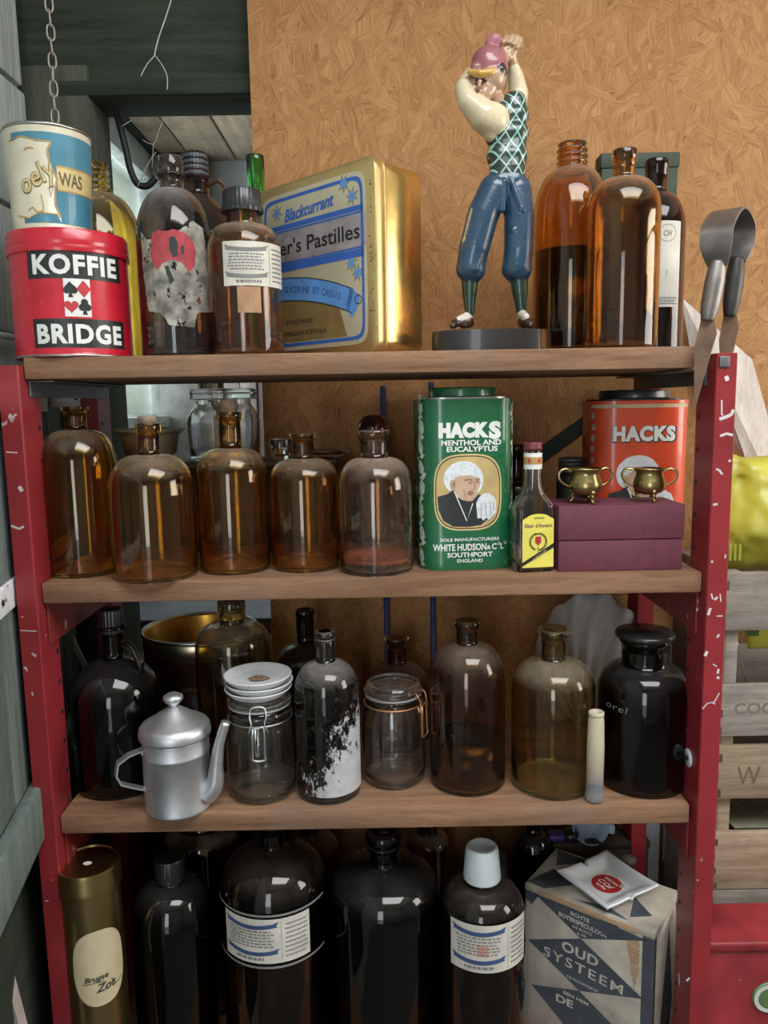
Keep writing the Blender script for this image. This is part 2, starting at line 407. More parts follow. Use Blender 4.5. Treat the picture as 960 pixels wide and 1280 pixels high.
wall_boxes('wall_back_2', [((-.10, 1.3432, 0), (2.3, 1.46, 2.6))], M['plaster'])
wall_boxes('wall_right', [((2.2, -1.75, 0), (2.3, .07, 2.6)), ((2.2, 1.17, 0), (2.3, 1.343, 2.6)), ((2.2, .07, 0), (2.3, 1.17, 1.3)), ((2.2, .07, 2.2), (2.3, 1.17, 2.6))], M['plaster'])
wall_boxes('wall_front', [((XL-.12, -1.75, 0), (-.75+.02, -1.6, 2.6)), ((-.11, -1.75, 0), (2.3, -1.6, 2.6)), ((-.73, -1.75, 2.08), (-.11, -1.6, 2.6))], M['plaster'])
# frame of the opening to the back room
lz = at(200, 122, 1.36).z; 
st(boxo('lintel', (XL-.03, 1.362, lz+.028), (-.12, 1.46, 2.6), M['dark_wood'], bevel=.003))
st(boxo('trim_1', (XL+.045, 1.348, lz), (-.12, 1.45, lz+.026), M['dark_wood'], bevel=.006))
st(boxo('door_jamb', (XL-.03, 1.35, 0), (at(114, 140, 1.36).x, 1.45, lz+.05), M['jamb_wood'], bevel=.003))
# back room
YB, XB = 2.58, -.72
zc2 = at(285, 203, YB).z; zw2 = at(190, 203, depth_at_x(190, 203, XB)).z
bl = wall_boxes('wall_left_2', [((XB-.12, 1.45, 0), (XB-.02, 1.66, 2.5)), ((XB-.12, 2.50, 0), (XB-.02, YB, 2.5)), ((XB-.12, 1.66, 0), (XB-.02, 2.50, 1.48)), ((XB-.12, 1.66, zw2-.01), (XB-.02, 2.50, 2.5))], M['back_block'])
for r in range(8):
    for c in range(3):
        y0 = 1.46+.44*c-(.22 if r % 2 else 0); y1 = min(YB, y0+.432); y0 = max(1.46, y0); z0 = .2*r+.08
        if y1-y0 > .05 and z0+.192 < 1.52: boxo('block', (XB-.03, y0, z0), (XB, y1, z0+.192), M['back_block'], bl, bevel=.004)
st(boxo('wall_jog', (XB-.12, 1.44, 0), (XL-.03, 1.46, 2.6), M['plaster']))
wall_boxes('wall_back_3', [((XB-.12, YB, 0), (.6, YB+.1, 2.5))], M['back_block'])
wall_boxes('wall_right_2', [((.5, 1.46, 0), (.6, YB, 2.5))], M['plaster'])
cl = wall_boxes('ceiling_2', [((XB-.12, 1.46, zc2+.06), (.6, YB+.1, zc2+.16))], M['dark_wood'])
for i in range(9):
    x = XB+.0+.137*i
    boxo('plank', (x, 1.462, zc2+random.uniform(0, .004)), (x+.132, YB-.002, zc2+.025), M['pine'], cl, bevel=.003)
w = st(boxo('window_1', (XB-.03, 1.62, zw2-.08), (XB+.02, 2.54, zw2), M['wood_white'], bevel=.004))
boxo('window_frame', (XB-.03, 1.62, 1.46), (XB+.015, 1.67, zw2-.08), M['wood_white'], w, bevel=.004)
boxo('window_frame', (XB-.03, 2.48, 1.46), (XB+.015, 2.54, zw2-.08), M['wood_white'], w, bevel=.004)
boxo('window_sill', (XB-.04, 1.60, 1.44), (XB+.04, 2.55, 1.475), M['wood_white'], w, bevel=.004)
m_, nt, p_ = newmat('window_pane'); tr = nd(nt, 'ShaderNodeBsdfTransparent'); gl = nd(nt, 'ShaderNodeBsdfGlossy'); gl.inputs['Roughness'].default_value = .05; fr_ = nd(nt, 'ShaderNodeFresnel'); ms = nd(nt, 'ShaderNodeMixShader'); df = nd(nt, 'ShaderNodeBsdfDiffuse'); df.inputs[0].default_value = (.55, .6, .5, 1); m2 = nd(nt, 'ShaderNodeMixShader')
nt.links.new(fr_.outputs[0], ms.inputs[0]); nt.links.new(tr.outputs[0], ms.inputs[1]); nt.links.new(gl.outputs[0], ms.inputs[2]); nt.links.new(mth(nt, 'MULTIPLY', noise(nt, coords(nt), 14, 5), .3), m2.inputs[0]); nt.links.new(ms.outputs[0], m2.inputs[1]); nt.links.new(df.outputs[0], m2.inputs[2]); nt.links.new(m2.outputs[0], nt.nodes['Material Output'].inputs[0]); M['pane'] = m_
boxo('pane', (XB-.022, 1.66, 1.475), (XB-.016, 2.485, zw2-.075), M['pane'], w, bevel=0)
st(boxo('trim_2', (XB, 1.63, zw2+.005), (XB+.05, YB-.01, zc2), M['dark_wood'], bevel=.004))
# posts and boards against the far wall of the back room
st(boxo('back_post', (-.71, 2.48, 0), (-.585, 2.578, zc2-.002), M['plaster'], bevel=.004))
t = thing('timber_post', 'brown timber post standing at the far wall of the back room', 'post', (-.555, 2.54, 0))
boxo('shaft', (-.025, -.03, 0), (.025, .03, zc2-.002), M['pine_wall'], t)
t = thing('board_stack', 'pale pinkish boards leaning upright against the far wall of the back room', 'boards', (-.45, 2.52, 0))
M['pink_board'] = wood('pinkish_boards', (.50, .40, .37), (.66, .56, .53), 2, .8, .8)
for i in range(4): boxo('board', (-.06+.055*i, -.01-.01*(i % 2), 0), (-.01+.055*i, .02, 1.9-.06*i), M['pink_board'], t)
t = thing('workbench', 'low bench in the back room with a pale blue-grey sheet over its top', 'bench', (-.45, 1.85, 0))
M['sheet_blue'] = plain('blue_grey_sheet', (.46, .52, .62), .4, var=.25, vscale=14)
boxo('bench_top', (-.22, -.30, 1.03), (.62, .32, 1.06), M['pine_wall'], t); boxo('sheet', (-.225, -.305, 1.061), (.63, .325, 1.066), M['sheet_blue'], t, bevel=.002)
for x in (-.2, .58):
    for y in (-.28, .28): boxo('leg', (x-.02, y-.02, 0), (x+.02, y+.02, 1.03), M['pine_wall'], t)
# garden outside the back window
bm = bmesh.new()
for i in range(60):
    q = bmesh.ops.create_icosphere(bm, subdivisions=1, radius=random.uniform(.15, .35))
    for v in q['verts']: v.co += Vector((-2.3+random.uniform(-.35, .35), random.uniform(.6, 6.5), random.uniform(.1, 2.0)))
tag(obj('hedge', bm, M['green_leaf']), 'sunlit green hedge outside the window of the back room', 'hedge', kind='stuff')
# grey cable duct along the block wall
t = thing('conduit', 'thin pale conduit pipe running along the painted block wall', 'pipe', (XL+.012, 1.0, at(2, 403, 1.0).z))
obj('pipe', tube([(0, -.5, 0), (0, 0, 0), (0, .33, 0)], .005, 10), plain('conduit_white', (.6, .62, .6), .5), t)
for y in (-.3, .1): boxo('clip', (-.012, y-.008, -.008), (.007, y+.008, .008), M['zinc'], t, bevel=.001)
# hook of black pipe hanging in the opening
hp = [at(*p, 1.42) for p in [(140, 118), (148, 150), (157, 185), (163, 212), (172, 230), (185, 232), (195, 222)]]
tag(obj('hook', tube(hp, .0058, 10), M['black_rubber']), 'long black bent hook hanging down from the lintel over the opening', 'hook')
# chain
pts = [(61, -40), (61, 0), (64, 50), (66, 90), (69, 150), (70, 165)]
cp = smooth_path([at(x, y, 1.10) for x, y in pts], 12)
t = thing('chain', 'rusty steel chain hanging down in front of the painted block wall', 'chain', cp[0])
cum = 0; last = cp[0]; k = 0; bml = tube([(.0042, 0, .006), (.0042, 0, -.006), (0, 0, -.0105), (-.0042, 0, -.006), (-.0042, 0, .006), (0, 0, .0105)], .0013, 6, 3, True)
mel = bpy.data.meshes.new('link'); bml.to_mesh(mel); bml.free(); mel.materials.append(plain('chain_steel', (.34, .31, .26), .55, .7))
mel.polygons.foreach_set('use_smooth', [True]*len(mel.polygons))
seg = [(a, (b-a).length) for a, b in zip(cp, cp[1:])]; tot = sum(s for _, s in seg); step = .0175; n = int(tot/step)
def along(d):
    for (a, b) in zip(cp, cp[1:]):
        l = (b-a).length
        if d <= l: return a+(b-a)*(d/l)
        d -= l
    return cp[-1]
for i in range(n):
    p = along(step*(i+.5)); o = obj('link', mel, None, t, p-cp[0], (R(random.uniform(-6, 6)), 0, R(20+90*(i % 2)+random.uniform(-12, 12))))
top = cp[0]
boxo('hanger_rod', (-.002, -.002, .008), (.002, .002, 2.6-top.z), M['zinc'], t, bevel=0)
# cobwebs
def web(pts, Y, r=.0007): return tube([at(x, y, Y+dy) for x, y, dy in pts], r, 4, 4)
bm = web([(214, 0, 0), (206, 25, .004), (199, 45, 0), (195, 60, 0), (193, 70, 0)], 1.33, .0011)
tube([at(x, y, 1.33) for x, y in [(193, 70), (184, 80), (176, 95)]], .0009, 4, 4, bm=bm)
tube([at(x, y, 1.33) for x, y in [(193, 68), (203, 82), (209, 96), (209, 112)]], .0009, 4, 4, bm=bm)
for q in ([(165, 150), (152, 158)], [(178, 175), (192, 180), (198, 165), (204, 150)], [(190, 210), (192, 180)], [(171, 235), (185, 205), (195, 190)], [(230, 122), (246, 104)]):
    tube([at(x, y, 1.385) for x, y in q], .0006, 4, 4, bm=bm)
tag(obj('cobweb', bm, M['web']), 'dusty cobweb strands hanging under the dark lintel', 'cobweb', kind='stuff')

# ---------------------------------------------------------------- plank door folded against the left wall
dl = thing('door_1', None, None, (-.487, .96, 0)); tag(dl, kind='structure')
dirv = Vector((-.1840, .983, 0)).normalized()
ang = math.atan2(dirv.y, dirv.x)
dl.rotation_euler = (0, 0, ang)          # local x runs along the leaf away from the camera, local -y faces the rack
zt, zr1, zr0 = 1.535, at(0, 1004, .92).z, at(0, 1073, .92).z
for i in range(7):
    x = -.36+.105*i; boxo('plank', (x, -.006, zr0), (x+.097, .014, zt), M['door_wood'], dl, bevel=.003)
boxo('backing', (-.37, .0142, .30), (.375, .03, zt), M['dark_wood'], dl)
boxo('rail', (-.37, -.024, zr0), (.375, -.0065, zr1), M['door_wood'], dl, bevel=.004)
for z, x0, x1 in ((at(0, 752, .92).z-.0, -.30, .30), (at(72, 499, 1.16).z, -.12, .26)):
    h = boxo('hinge_strap', (x0, -.011, z-.018), (x1, -.0062, z+.018), M['white_metal'], dl, bevel=.001)
    for q in (x0+.06, x0+.25): obj('screw', lathe([(0, -.0015), (.004, -.001), (.004, .001), (0, .001)], 12), M['steel_dark'], h, (q, -.0115, z), (R(90), 0, 0))
def strap(pts, Y0, Y1, w):
    a, b = at(*pts[0], Y0), at(*pts[1], Y1); d = (b-a); L = d.length
    return a, d.normalized(), L
for k, (p, q, lab, w) in enumerate((((88, 795), (112, 845), 'white metal strap slanting down behind the big dark jug, upper of the two', .010), ((74, 893), (104, 946), 'wider white metal strap with a screw hole, slanting down beside the dark jug', .036))):
    a, b = at(*p, 1.285), at(*q, 1.285); d = b-a; L = d.length
    t = thing('metal_strap', lab, 'strap', (a+b)/2, rot=(0, -math.atan2(d.z, d.x), 0))
    boxo('bar', (-L/2-.02*0, -.0015, -w/2), (L/2, .0015, w/2), M['white_metal'], t, bevel=.0008)
    if k: obj('screw_hole', lathe([(0, 0), (.0035, 0), (.0035, .0006), (0, .0006)], 12), M['steel_dark'], t, (-.012, -.0022, .002), (R(90), 0, 0))
# pale board leaning in the bottom left corner
a, b = at(50, 499, 1.25), at(101, 497, 1.25); t = thing('metal_strap', 'white painted metal strap in the gap under the left end of the topmost shelf', 'strap', (a+b)/2)
hl_ = (b.x-a.x)/2; boxo('bar', (-hl_, -.0015, -.014), (hl_, .0015, .014), M['white_metal'], t, rot=(0, R(1.5), 0), bevel=.0008)
obj('screw_hole', lathe([(0, 0), (.003, 0), (.003, .0006), (0, .0006)], 12), M['steel_dark'], t, (hl_-.007, -.0022, 0), (R(90), 0, 0))
p0, p1 = at(-8, 1140, .90), at(34, 1300, .90)
t = thing('leaning_board', 'pale pinkish board leaning at the very bottom left corner beside the rack', 'board', (p0.x, .90, 0))
d = Vector((p1.x-p0.x, 0, p1.z-p0.z)); d2 = d*(p1.z/abs(d.z))*1.0
bm = bmesh.new(); e = p1+d*(p1.z/-d.z)
prism(bm, [(-.2, p0.z), (0, p0.z), (e.x-p0.x, 0.0), (-.2, 0.0)], -.009, .009)
obj('board', bm, plain('pale_pink_board', (.42, .34, .32), .7), t, smooth=False)

# ---------------------------------------------------------------- the red steel rack
XI0, XI1, PW = -.4475, .4125, .0255            # inner faces of the uprights
YF, YS0, YS1, YR = .96, .975, 1.268, 1.22
rack = thing('shelving_rack', 'red painted steel shelving rack with chipped paint on its uprights', 'rack', (0, 1.1, 0))
ZT = at(908, 441, YF).z
def upright(x0, x1, y0, y1, z):
    bm = bmesh.new(); out = x0 if x0 < 0 else x1; t_ = .0025
    box(bm, (x0, y0-1.1, 0), (x1, y0-1.1+t_, z), .0008)                     # front flange
    inn = x1 if x0 < 0 else x0-0
    a, b = (inn-t_, inn) if x0 < 0 else (inn, inn+t_)
    box(bm, (a, y0-1.1+t_, 0), (b, y1-1.1, z), .0008)                      # inner web
    box(bm, (x0, y1-1.1-t_, 0), (a if x0 < 0 else x1, y1-1.1, z), .0008) if x0 < 0 else box(bm, (b, y1-1.1-t_, 0), (x1, y1-1.1, z), .0008)
    return obj('upright', bm, M['red'], rack, smooth='auto')
ups = [upright(XI0-PW, XI0, YF, 1.018, ZT), upright(XI1, XI1+PW, YF, 1.018, ZT), upright(XI0-PW, XI0, YR, 1.275, ZT), upright(XI1, XI1+PW, YR, 1.275, ZT)]
for z in (Z1, Z2, Z3, Z4):
    for s in (0, 1):
        x = XI0 if s == 0 else XI1; a, b = (x+.0004, x+.003) if s == 0 else (x-.003, x-.0004)
        hgt = .022 if z == Z1 else .058
        bm = box(bmesh.new(), (a, .985-1.1, z-TH-hgt), (b, 1.262-1.1, z-TH-.001), .0006)
        c, e = (b, b+.03) if s == 0 else (a-.03, a)
        box(bm, (c, .985-1.1, z-TH-.0035), (e, 1.262-1.1, z-TH-.001), .0006)
        obj('side_beam', bm, M['zinc'] if z == Z1 else M['red_worn'], rack, smooth='auto')
hole = lathe([(0, -.0006), (.0032, -.0006), (.0032, .0006), (0, .0006)], 12)
meh = bpy.data.meshes.new('slot_hole'); hole.to_mesh(meh); hole.free(); meh.materials.append(M['steel_dark'])
for up_, x in ((ups[0], XI0), (ups[1], XI1)):
    for z in [1.52-.043*i for i in range(24)]:
        obj('slot_hole', meh, None, up_, (x+(.0004 if x < 0 else -.0004), 1.008-1.1, z), (0, R(90), 0))
for z in [1.52-.043*i for i in range(24)]: obj('slot_hole', meh, None, ups[2], (XI0+.0004, 1.236-1.1, z), (0, R(90), 0))
p = at(905, 452, YF); boxo('bolt_head', (p.x-.0065, YF-1.1-.003, p.z-.007), (p.x+.0065, YF-1.1, p.z+.007), M['zinc'], ups[1], bevel=.0015, label='square grey bolt head')
p = at(867, 945, 1.0); wsh = obj('washer', lathe([(.0035, .0), (.0125, .0), (.0125, .0015), (.0035, .0015)], 24), plain('pale_washer', (.6, .62, .62), .5), ups[1], (XI1-.0022, .995-1.1, p.z), (0, R(90), 0), label='pale round washer')
obj('bolt', lathe([(0, -.002), (.0035, -.002), (.0035, .002), (0, .002)], 12), M['steel_dark'], ups[1], (XI1-.002, .995-1.1, p.z), (0, R(90), 0))
# scraped places on the right upright, read off the photograph and cut as thin flakes of bare metal
M['bare'] = plain('bare_scraped_metal', (.60, .55, .55), .6)
def scr(pts, up_, w=.0022, Y=YF):
    q = [at(x, y, Y) for x, y in pts]
    return decal('paint_chip', [band([(a.x, a.z) for a in q], w)], on_plane((0, Y-1.1, 0), (1, 0, 0), (0, 0, 1)), M['bare'], up_, .0003)
for pts, w in (([(902, 500), (902, 518), (904, 519)], .002), ([(899, 524), (908, 521), (914, 518), (917, 512)], .0042), ([(900, 545), (908, 542), (916, 544)], .0032), ([(906, 474), (911, 472)], .006),
               ([(895, 586), (899, 588), (903, 593)], .0028), ([(891, 631), (897, 630)], .003), ([(911, 575), (913, 577)], .003), ([(889, 742), (891, 749)], .002), ([(893, 750), (897, 746)], .003), ([(888, 760), (885, 769)], .0035),
               ([(896, 770), (903, 770)], .002), ([(900, 742), (901, 752)], .0015), ([(896, 797), (899, 793)], .003), ([(881, 820), (884, 814)], .004), ([(891, 830), (896, 833)], .0015), ([(898, 836), (897, 842)], .003), ([(896, 846), (899, 848)], .0035),
               ([(878, 886), (884, 879), (890, 878), (894, 880)], .0018), ([(892, 878), (896, 872), (899, 866)], .0018), ([(889, 703), (891, 701)], .003), ([(907, 693), (906, 698)], .002), ([(858, 1226), (862, 1222)], .003), ([(871, 1100), (873, 1100)], .002)):
    scr(pts, ups[1], w)
for pts, w in (([(8, 565), (22, 566)], .0015), ([(24, 608), (28, 614)], .005), ([(14, 657), (24, 661), (30, 658)], .003), ([(26, 788), (46, 789)], .0014), ([(27, 771), (29, 771)], .002), ([(56, 1126), (61, 1126)], .0012)):
    scr(pts, ups[0], w)
# four shelf boards
for z, lab in ((Z1, 'topmost'), (Z2, 'second'), (Z3, 'third'), (Z4, 'lowest')):
    lab = {Z1: 'sawn wooden shelf board on top of the rack under the golfer figurine', Z2: 'sawn wooden shelf board under the green tin and corked bottles',
           Z3: 'dusty wooden shelf board under the aluminium coffee pot and clip jars', Z4: 'lowest wooden shelf board of the rack under the big dark carboys'}[z]
    x1 = {Z1: .3925, Z2: .4118, Z3: .4078, Z4: .41}[z]
    bm = box(bmesh.new(), (XI0+.0008, YS0 if z > .6 else .93, z-TH), (x1, YS1, z), .0022, 2)
    for v in bm.verts: v.co.z += .0012*math.sin(v.co.x*9)*0
    tag(obj('shelf_board', bm, M['shelf_wood'], smooth='auto'), lab, 'shelf', 'shelf boards of the red rack')
# ---------------------------------------------------------------- glassware
G = dict(amber=glass('amber_glass', (.82, .34, .022), .34, specks=.03), pale=glass('yellow_amber_glass', (.86, .52, .06), .45), dark=glass('dark_amber_glass', (.38, .13, .018)),
         rust=glass('rust_amber_glass', (.60, .20, .05), .5), black=glass('black_brown_glass', (.012, .007, .005), .10, specks=.012, dcol=(.3, .29, .27)), olive=glass('olive_glass', (.62, .42, .09), .45),
         clear=glass('clear_glass', (.95, .965, .96), .14, specks=.025), green=glass('green_glass', (.06, .52, .08), .2), pinkish=glass('dusty_pale_amber_glass', (.74, .42, .20), .5, specks=.15, dcol=(.50, .40, .33)),
         deep=glass('deep_brown_glass', (.06, .016, .008), .14, specks=.015, dcol=(.30, .26, .23)), mid=glass('mid_amber_glass', (.50, .17, .014), .34, specks=.03), stained=glass('dusty_dark_glass', (.12, .075, .05), .5, specks=.10, dcol=(.5, .48, .46)))
M['cork'] = plain('cork', (.30, .22, .15), .9, var=.4, vscale=120, bmp=.4)
M['bakelite'] = plain('black_bakelite', (.015, .017, .018), .35, coat=.2)
M['black_print_lid'] = plain('black_glass_lid', (.02, .021, .02), .3, coat=.2)
M['paper'] = plain('aged_paper', (.58, .55, .46), .8, var=.25, vscale=25)
M['paper_white'] = plain('white_paper', (.56, .53, .46), .8, var=.18, vscale=25)
M['ink'] = plain('black_ink', (.02, .02, .022), .6); M['ink_grey'] = plain('grey_ink', (.20, .20, .19), .7); M['ink_blue'] = plain('blue_ink', (.04, .075, .19), .6)
M['print_red'] = plain('red_print', (.48, .03, .04), .6)
M['liquid_brown'] = plain('dark_brown_contents', (.014, .008, .005), .25)
ZS = (Z1, Z2, Z3, Z4)

def place(x0, x1, tier, yb=None, Y=None, zs=None):
    zs = ZS[tier] if zs is None else zs; cx = (x0+x1)/2; ob = math.cos(math.atan((cx-480)/FOC)); m_ = (x1-x0)/2*(1-ob); x0 += m_; x1 -= m_   # seen aslant a cylinder looks wider
    if yb is not None:
        r = (x1-x0)/2*mpp(1.05, zs+.08)
        for _ in range(3):
            p = atz(cx, yb, zs); Y = p.y+r; r = (x1-x0)/2*mpp(Y, zs+.08)
    r = (x1-x0)/2*mpp(Y, zs+.08)
    return cx, Y, zs, r
def bottle_profile(r, H, zsh, znb, rn, rl, hl, lip='ring', t=.003, base=.10, neck_in=.0, sq=2.2):
    """outer wall up, over the lip and down the inside"""
    o = [(0, .006), (r*.55, .004), (r*.80, .0), (r*(1-base*.35), .0)]
    for i in range(1, 6): a = R(-90+18*i); o.append((r-r*base+r*base*math.cos(a), r*base+r*base*math.sin(a)))
    zs = zsh
    for i in range(13):
        a = i/12*math.pi/2; c, s = math.cos(a), math.sin(a)
        o.append((rn+(r-rn)*abs(c)**(2/sq), zs+(znb-zs)*abs(s)**(2/sq)))
    o[-1] = (rn*1.03, znb); body = len(o)
    ztop = H-hl
    o.append((rn*.985, znb+(ztop-znb)*.25)); o.append((rn*(1-neck_in), znb+(ztop-znb)*.7)); o.append((rn*(1-neck_in), ztop-.0008))
    if lip == 'ring':
        for a in (-80, -45, 0, 45, 80): o.append((rl-hl*.30+hl*.30*math.cos(R(a)), ztop+hl/2+hl/2*math.sin(R(a))))
    elif lip == 'flare':
        o += [(rn*1.02, ztop-.004), (rl*.92, ztop+hl*.25), (rl, ztop+hl*.55), (rl*.985, ztop+hl*.9), (rl*.93, H)]
    elif lip == 'band':
        o += [(rl, ztop), (rl*1.01, ztop+hl*.5), (rl*.98, H-.0012), (rl*.94, H)]
    elif lip == 'thread':
        nt_ = 3; o.append((rl*1.10, ztop)); o.append((rl*1.14, ztop+hl*.08)); o.append((rl*.88, ztop+hl*.14))
        for i in range(nt_):
            z = ztop+hl*(.26+.22*i); o += [(rl*.86, z-hl*.05), (rl, z), (rl, z+hl*.06), (rl*.86, z+hl*.11)]
        o.append((rl*.95, H-.001)); o.append((rl*.90, H))
    ri = max(.0035, rn-t*1.15)
    inn = [(ri, H-.0006), (ri, znb)]
    for i in range(12, -1, -1):
        a = i/12*math.pi/2; c, s = math.cos(a), math.sin(a)
        inn.append((max(ri, rn+(r-rn)*abs(c)**(2/sq)-t), zs+(znb-zs)*abs(s)**(2/sq)-t*abs(s)))
    inn += [(r-t, zs*.6), (r-t, r*base+t), (r-t-r*base*.3, t*1.6), (r*.7, t*1.5), (r*.4, .009), (0, .0105)]
    return o+inn
def bottle(name, label, x0, x1, ytop, ysh, ynb, nw, lw, lh, tier, glass_, lip='ring', yb=None, Y=None, group=None, cat='bottle', sq=2.2, base=.10, cxn=None, t=.003, zs=None, fill=None, neck_in=0):
    cx, Y, zs, r = place(x0, x1, tier, yb, Y, zs)
    zt = at(cx, ytop, Y).z; H = zt-zs; k = mpp(Y, zs+.15)
    zsh = at(cx, ysh, Y).z-zs; znb = at(cx, ynb, Y).z-zs
    X = at(cx, (yb or 0) and yb-10 or (ysh+ytop)/2, Y).x
    e = thing(name, label, cat, (X, Y, zs+.0003), random.uniform(0, 6.28)*0, group)
    pr = bottle_profile(r, H, zsh, znb, nw/2*k, lw/2*k, lh*k, lip, t, base, neck_in, sq)
    obj('body', lathe(pr, 56), G[glass_], e)
    if fill:                                                     # what is left in the bottle
        z1 = fill[0]*zsh; ri = r-t-.0006
        obj('contents', lathe([(0, .0112), (ri*.7, .0118), (ri*.93, .0135), (ri, .02), (ri, z1), (0, z1)], 40), fill[1], e)
    e['H'] = H
    return e, dict(X=X, Y=Y, z=zs, r=r, H=H, k=k, zsh=zsh, znb=znb, rn=nw/2*k, rl=lw/2*k, zt=zt)
def cork(e, d, wpx, hpx):
    k = d['k']; w = wpx/2*k
    obj('cork', lathe([(0, d['H']-.012), (d['rn']-.0042, d['H']-.012), (d['rn']-.0042, d['H']-.0002), (w*.96, d['H']+.0006), (w, d['H']+hpx*k-.001), (w*.96, d['H']+hpx*k), (0, d['H']+hpx*k)], 28), M['cork'], e)
def screw_cap(e, d, wpx, y0, y1, m=None, ribs=3, skirt=None, name='cap', dome=.0):
    k = d['k']; w = wpx/2*k; zb = at(480, y1, d['Y']).z-d['z']; zt = at(480, y0, d['Y']).z-d['z']
    pr = [(w*.80, zb), (w, zb), (w, zt-.002), (w*.95, zt), (w*.6, zt+dome*.6), (0, zt+dome)]
    if skirt: pr = [(w*.8, zb), (w*skirt, zb), (w*skirt*1.01, zb+(zt-zb)*.18), (w, zb+(zt-zb)*.25)]+pr[2:]
    o = obj(name, lathe([(0, zt-.004), (w*.8, zt-.004)]+pr, 90, ribs and 3, .022), m or M['bakelite'], e, smooth='auto')
    return o
def wrap_label(e, d, xa, xb, ya, yb, m, name='label', off=.0004, shapes=None, lab=None, phi=None):
    """paper stuck round the bottle; returns the mapping with (0,0) in its middle, and half sizes"""
    k = d['k']; cx = (xa+xb)/2; xc = 480+(d['X'])/mpp(d['Y'], d['z']+.12)
    # bottle axis in picture
    u0 = math.asin(max(-.98, min(.98, (xa-d['cx'])*k/d['r']))); u1 = math.asin(max(-.98, min(.98, (xb-d['cx'])*k/d['r'])))
    face = -math.atan2(d['X'], d['Y'])                            # the side of the bottle that looks to the lens
    z1 = at(d['cx'], ya, d['Y']-d['r']).z-d['z']; z0 = at(d['cx'], yb, d['Y']-d['r']).z-d['z']
    w = (u1-u0)*d['r']; h = z1-z0
    f = on_cyl(d['r'], (z0+z1)/2, (u0+u1)/2+face)
    o = decal(name, shapes or [rect(-w/2, -h/2, w/2, h/2)], f, m, e, off, d['r']*.14, label=lab)
    return o, f, w, h
def text_lines(w, h, n, y0, y1, x0=-.42, x1=.42, th=.05):
    out = []
    for i in range(n):
        y = y0+(y1-y0)*i/max(1, n-1); a = x0+random.uniform(0, .06); b = x1-random.uniform(0, .12); x = a
        while x < b:
            l = random.uniform(.03, .09); out.append(rect(x*w, (y-th/2)*h, min(b, x+l)*w, (y+th/2)*h)); x += l+.018
    return out
def B(*a, **k):
    e, d = bottle(*a, **k); d['cx'] = (a[2]+a[3])/2; return e, d
def pharmacy_label(e, d, xa, xb, ya, yb, m, split=.64, scroll='ink_blue', line=False, red=False):
    o, f, w, h = wrap_label(e, d, xa, xb, ya, yb, m)
    st_ = d['r']*.14
    s1 = w*split; c = -w/2+s1/2
    sh = []
    for y in (.36, -.24):
        sh.append(band([(c+s1*.43*(i/6-1), (y-.05*math.sin(math.pi*i/12))*h) for i in range(13)], .09*h))
        sh += [poly([(c-s1*.47, (y+.07)*h), (c-s1*.39, (y+.05)*h), (c-s1*.39, (y-.05)*h)]), poly([(c+s1*.47, (y+.07)*h), (c+s1*.39, (y-.05)*h), (c+s1*.39, (y+.05)*h)])]
    decal('scroll_print', sh, f, M[scroll], o, .0007, st_)
    sh = [(([(x+c, y) for x, y in V]), F) for V, F in text_lines(s1, h, 6, .22, -.12, -.4, .4, .035)]
    sh += [(([(x+c, y) for x, y in V]), F) for V, F in text_lines(s1, h, 1, -.40, -.40, -.28, .3, .06)]
    c2 = w/2-(w-s1)/2
    sh += [(([(x+c2, y) for x, y in V]), F) for V, F in text_lines((w-s1), h, 8, .36, -.36, -.4, .42, .035)]
    sh += [rect(-w/2+s1-.0004, -h*.45, -w/2+s1+.0001, h*.45)]
    decal('small_print', sh, f, M['ink_grey'], o, .0007, st_)
    if red: decal('red_stamp', [rect(c-.02*s1, -.16*h, c+.16*s1, .08*h)], f, plain('pale_red_stamp', (.62, .26, .2), .8), o, .0006, st_)
    return o, f, w, h

# ---- top shelf
B('amber_bottle', 'yellow-amber screw-neck bottle standing behind the red coffee tin', 62, 178, 205, 325, 243, 34, 38, 34, 0, 'pale', 'thread', Y=1.205)
e, d = B('dark_bottle', 'dark bottle with a torn red and grey paper label, beside the red coffee tin', 168, 262, 197, 300, 238, 28, 31, 26, 0, 'stained', 'band', Y=1.055, sq=1.9)
obj('neck_ring', lathe([(d['rn']*.98, d['znb']+.014), (d['rn']*1.2, d['znb']+.016), (d['rn']*1.2, d['znb']+.019), (d['rn']*.98, d['znb']+.021)], 32), G['black'], e)
# torn label: ragged outline, red disc with a dark tear
m_, nt, p_ = newmat('torn_label')
n1 = noise(nt, coords(nt, (1, 1, .7)), 75, 6, .7); vv = coords(nt)
nt.links.new(mix(nt, ramp(nt, noise(nt, vv, 40, 5), [(.35, (0, 0, 0)), (.65, (1, 1, 1))]), (.11, .105, .085), (.42, .40, .33)), p_.inputs['Base Color']); p_.inputs['Roughness'].default_value = .85
nt.links.new(ramp(nt, n1, [(.39, (0, 0, 0)), (.42, (1, 1, 1))]), p_.inputs['Alpha'])
def ragged(pts, amp):
    out = []
    for i, a in enumerate(pts):
        b = pts[(i+1) % len(pts)]; n = max(1, int(math.hypot(b[0]-a[0], b[1]-a[1])/.0035))
        for j in range(n): t = j/n; out.append((a[0]+(b[0]-a[0])*t+random.uniform(-amp, amp), a[1]+(b[1]-a[1])*t+random.uniform(-amp, amp)))
    return out
k = d['k']; px = lambda X, Yp: ((X-215)*k*1.05, (335-Yp)*k)
lab = ragged([px(*q) for q in [(172, 290), (182, 300), (200, 305), (222, 290), (238, 279), (252, 285), (258, 320), (259, 384), (238, 386), (233, 404), (205, 402), (196, 388), (178, 384), (172, 330)]], .0008)
zc = at(215, 335, d['Y']-d['r']).z-d['z']; f = on_cyl(d['r'], zc, -math.atan2(d['X'], d['Y']))
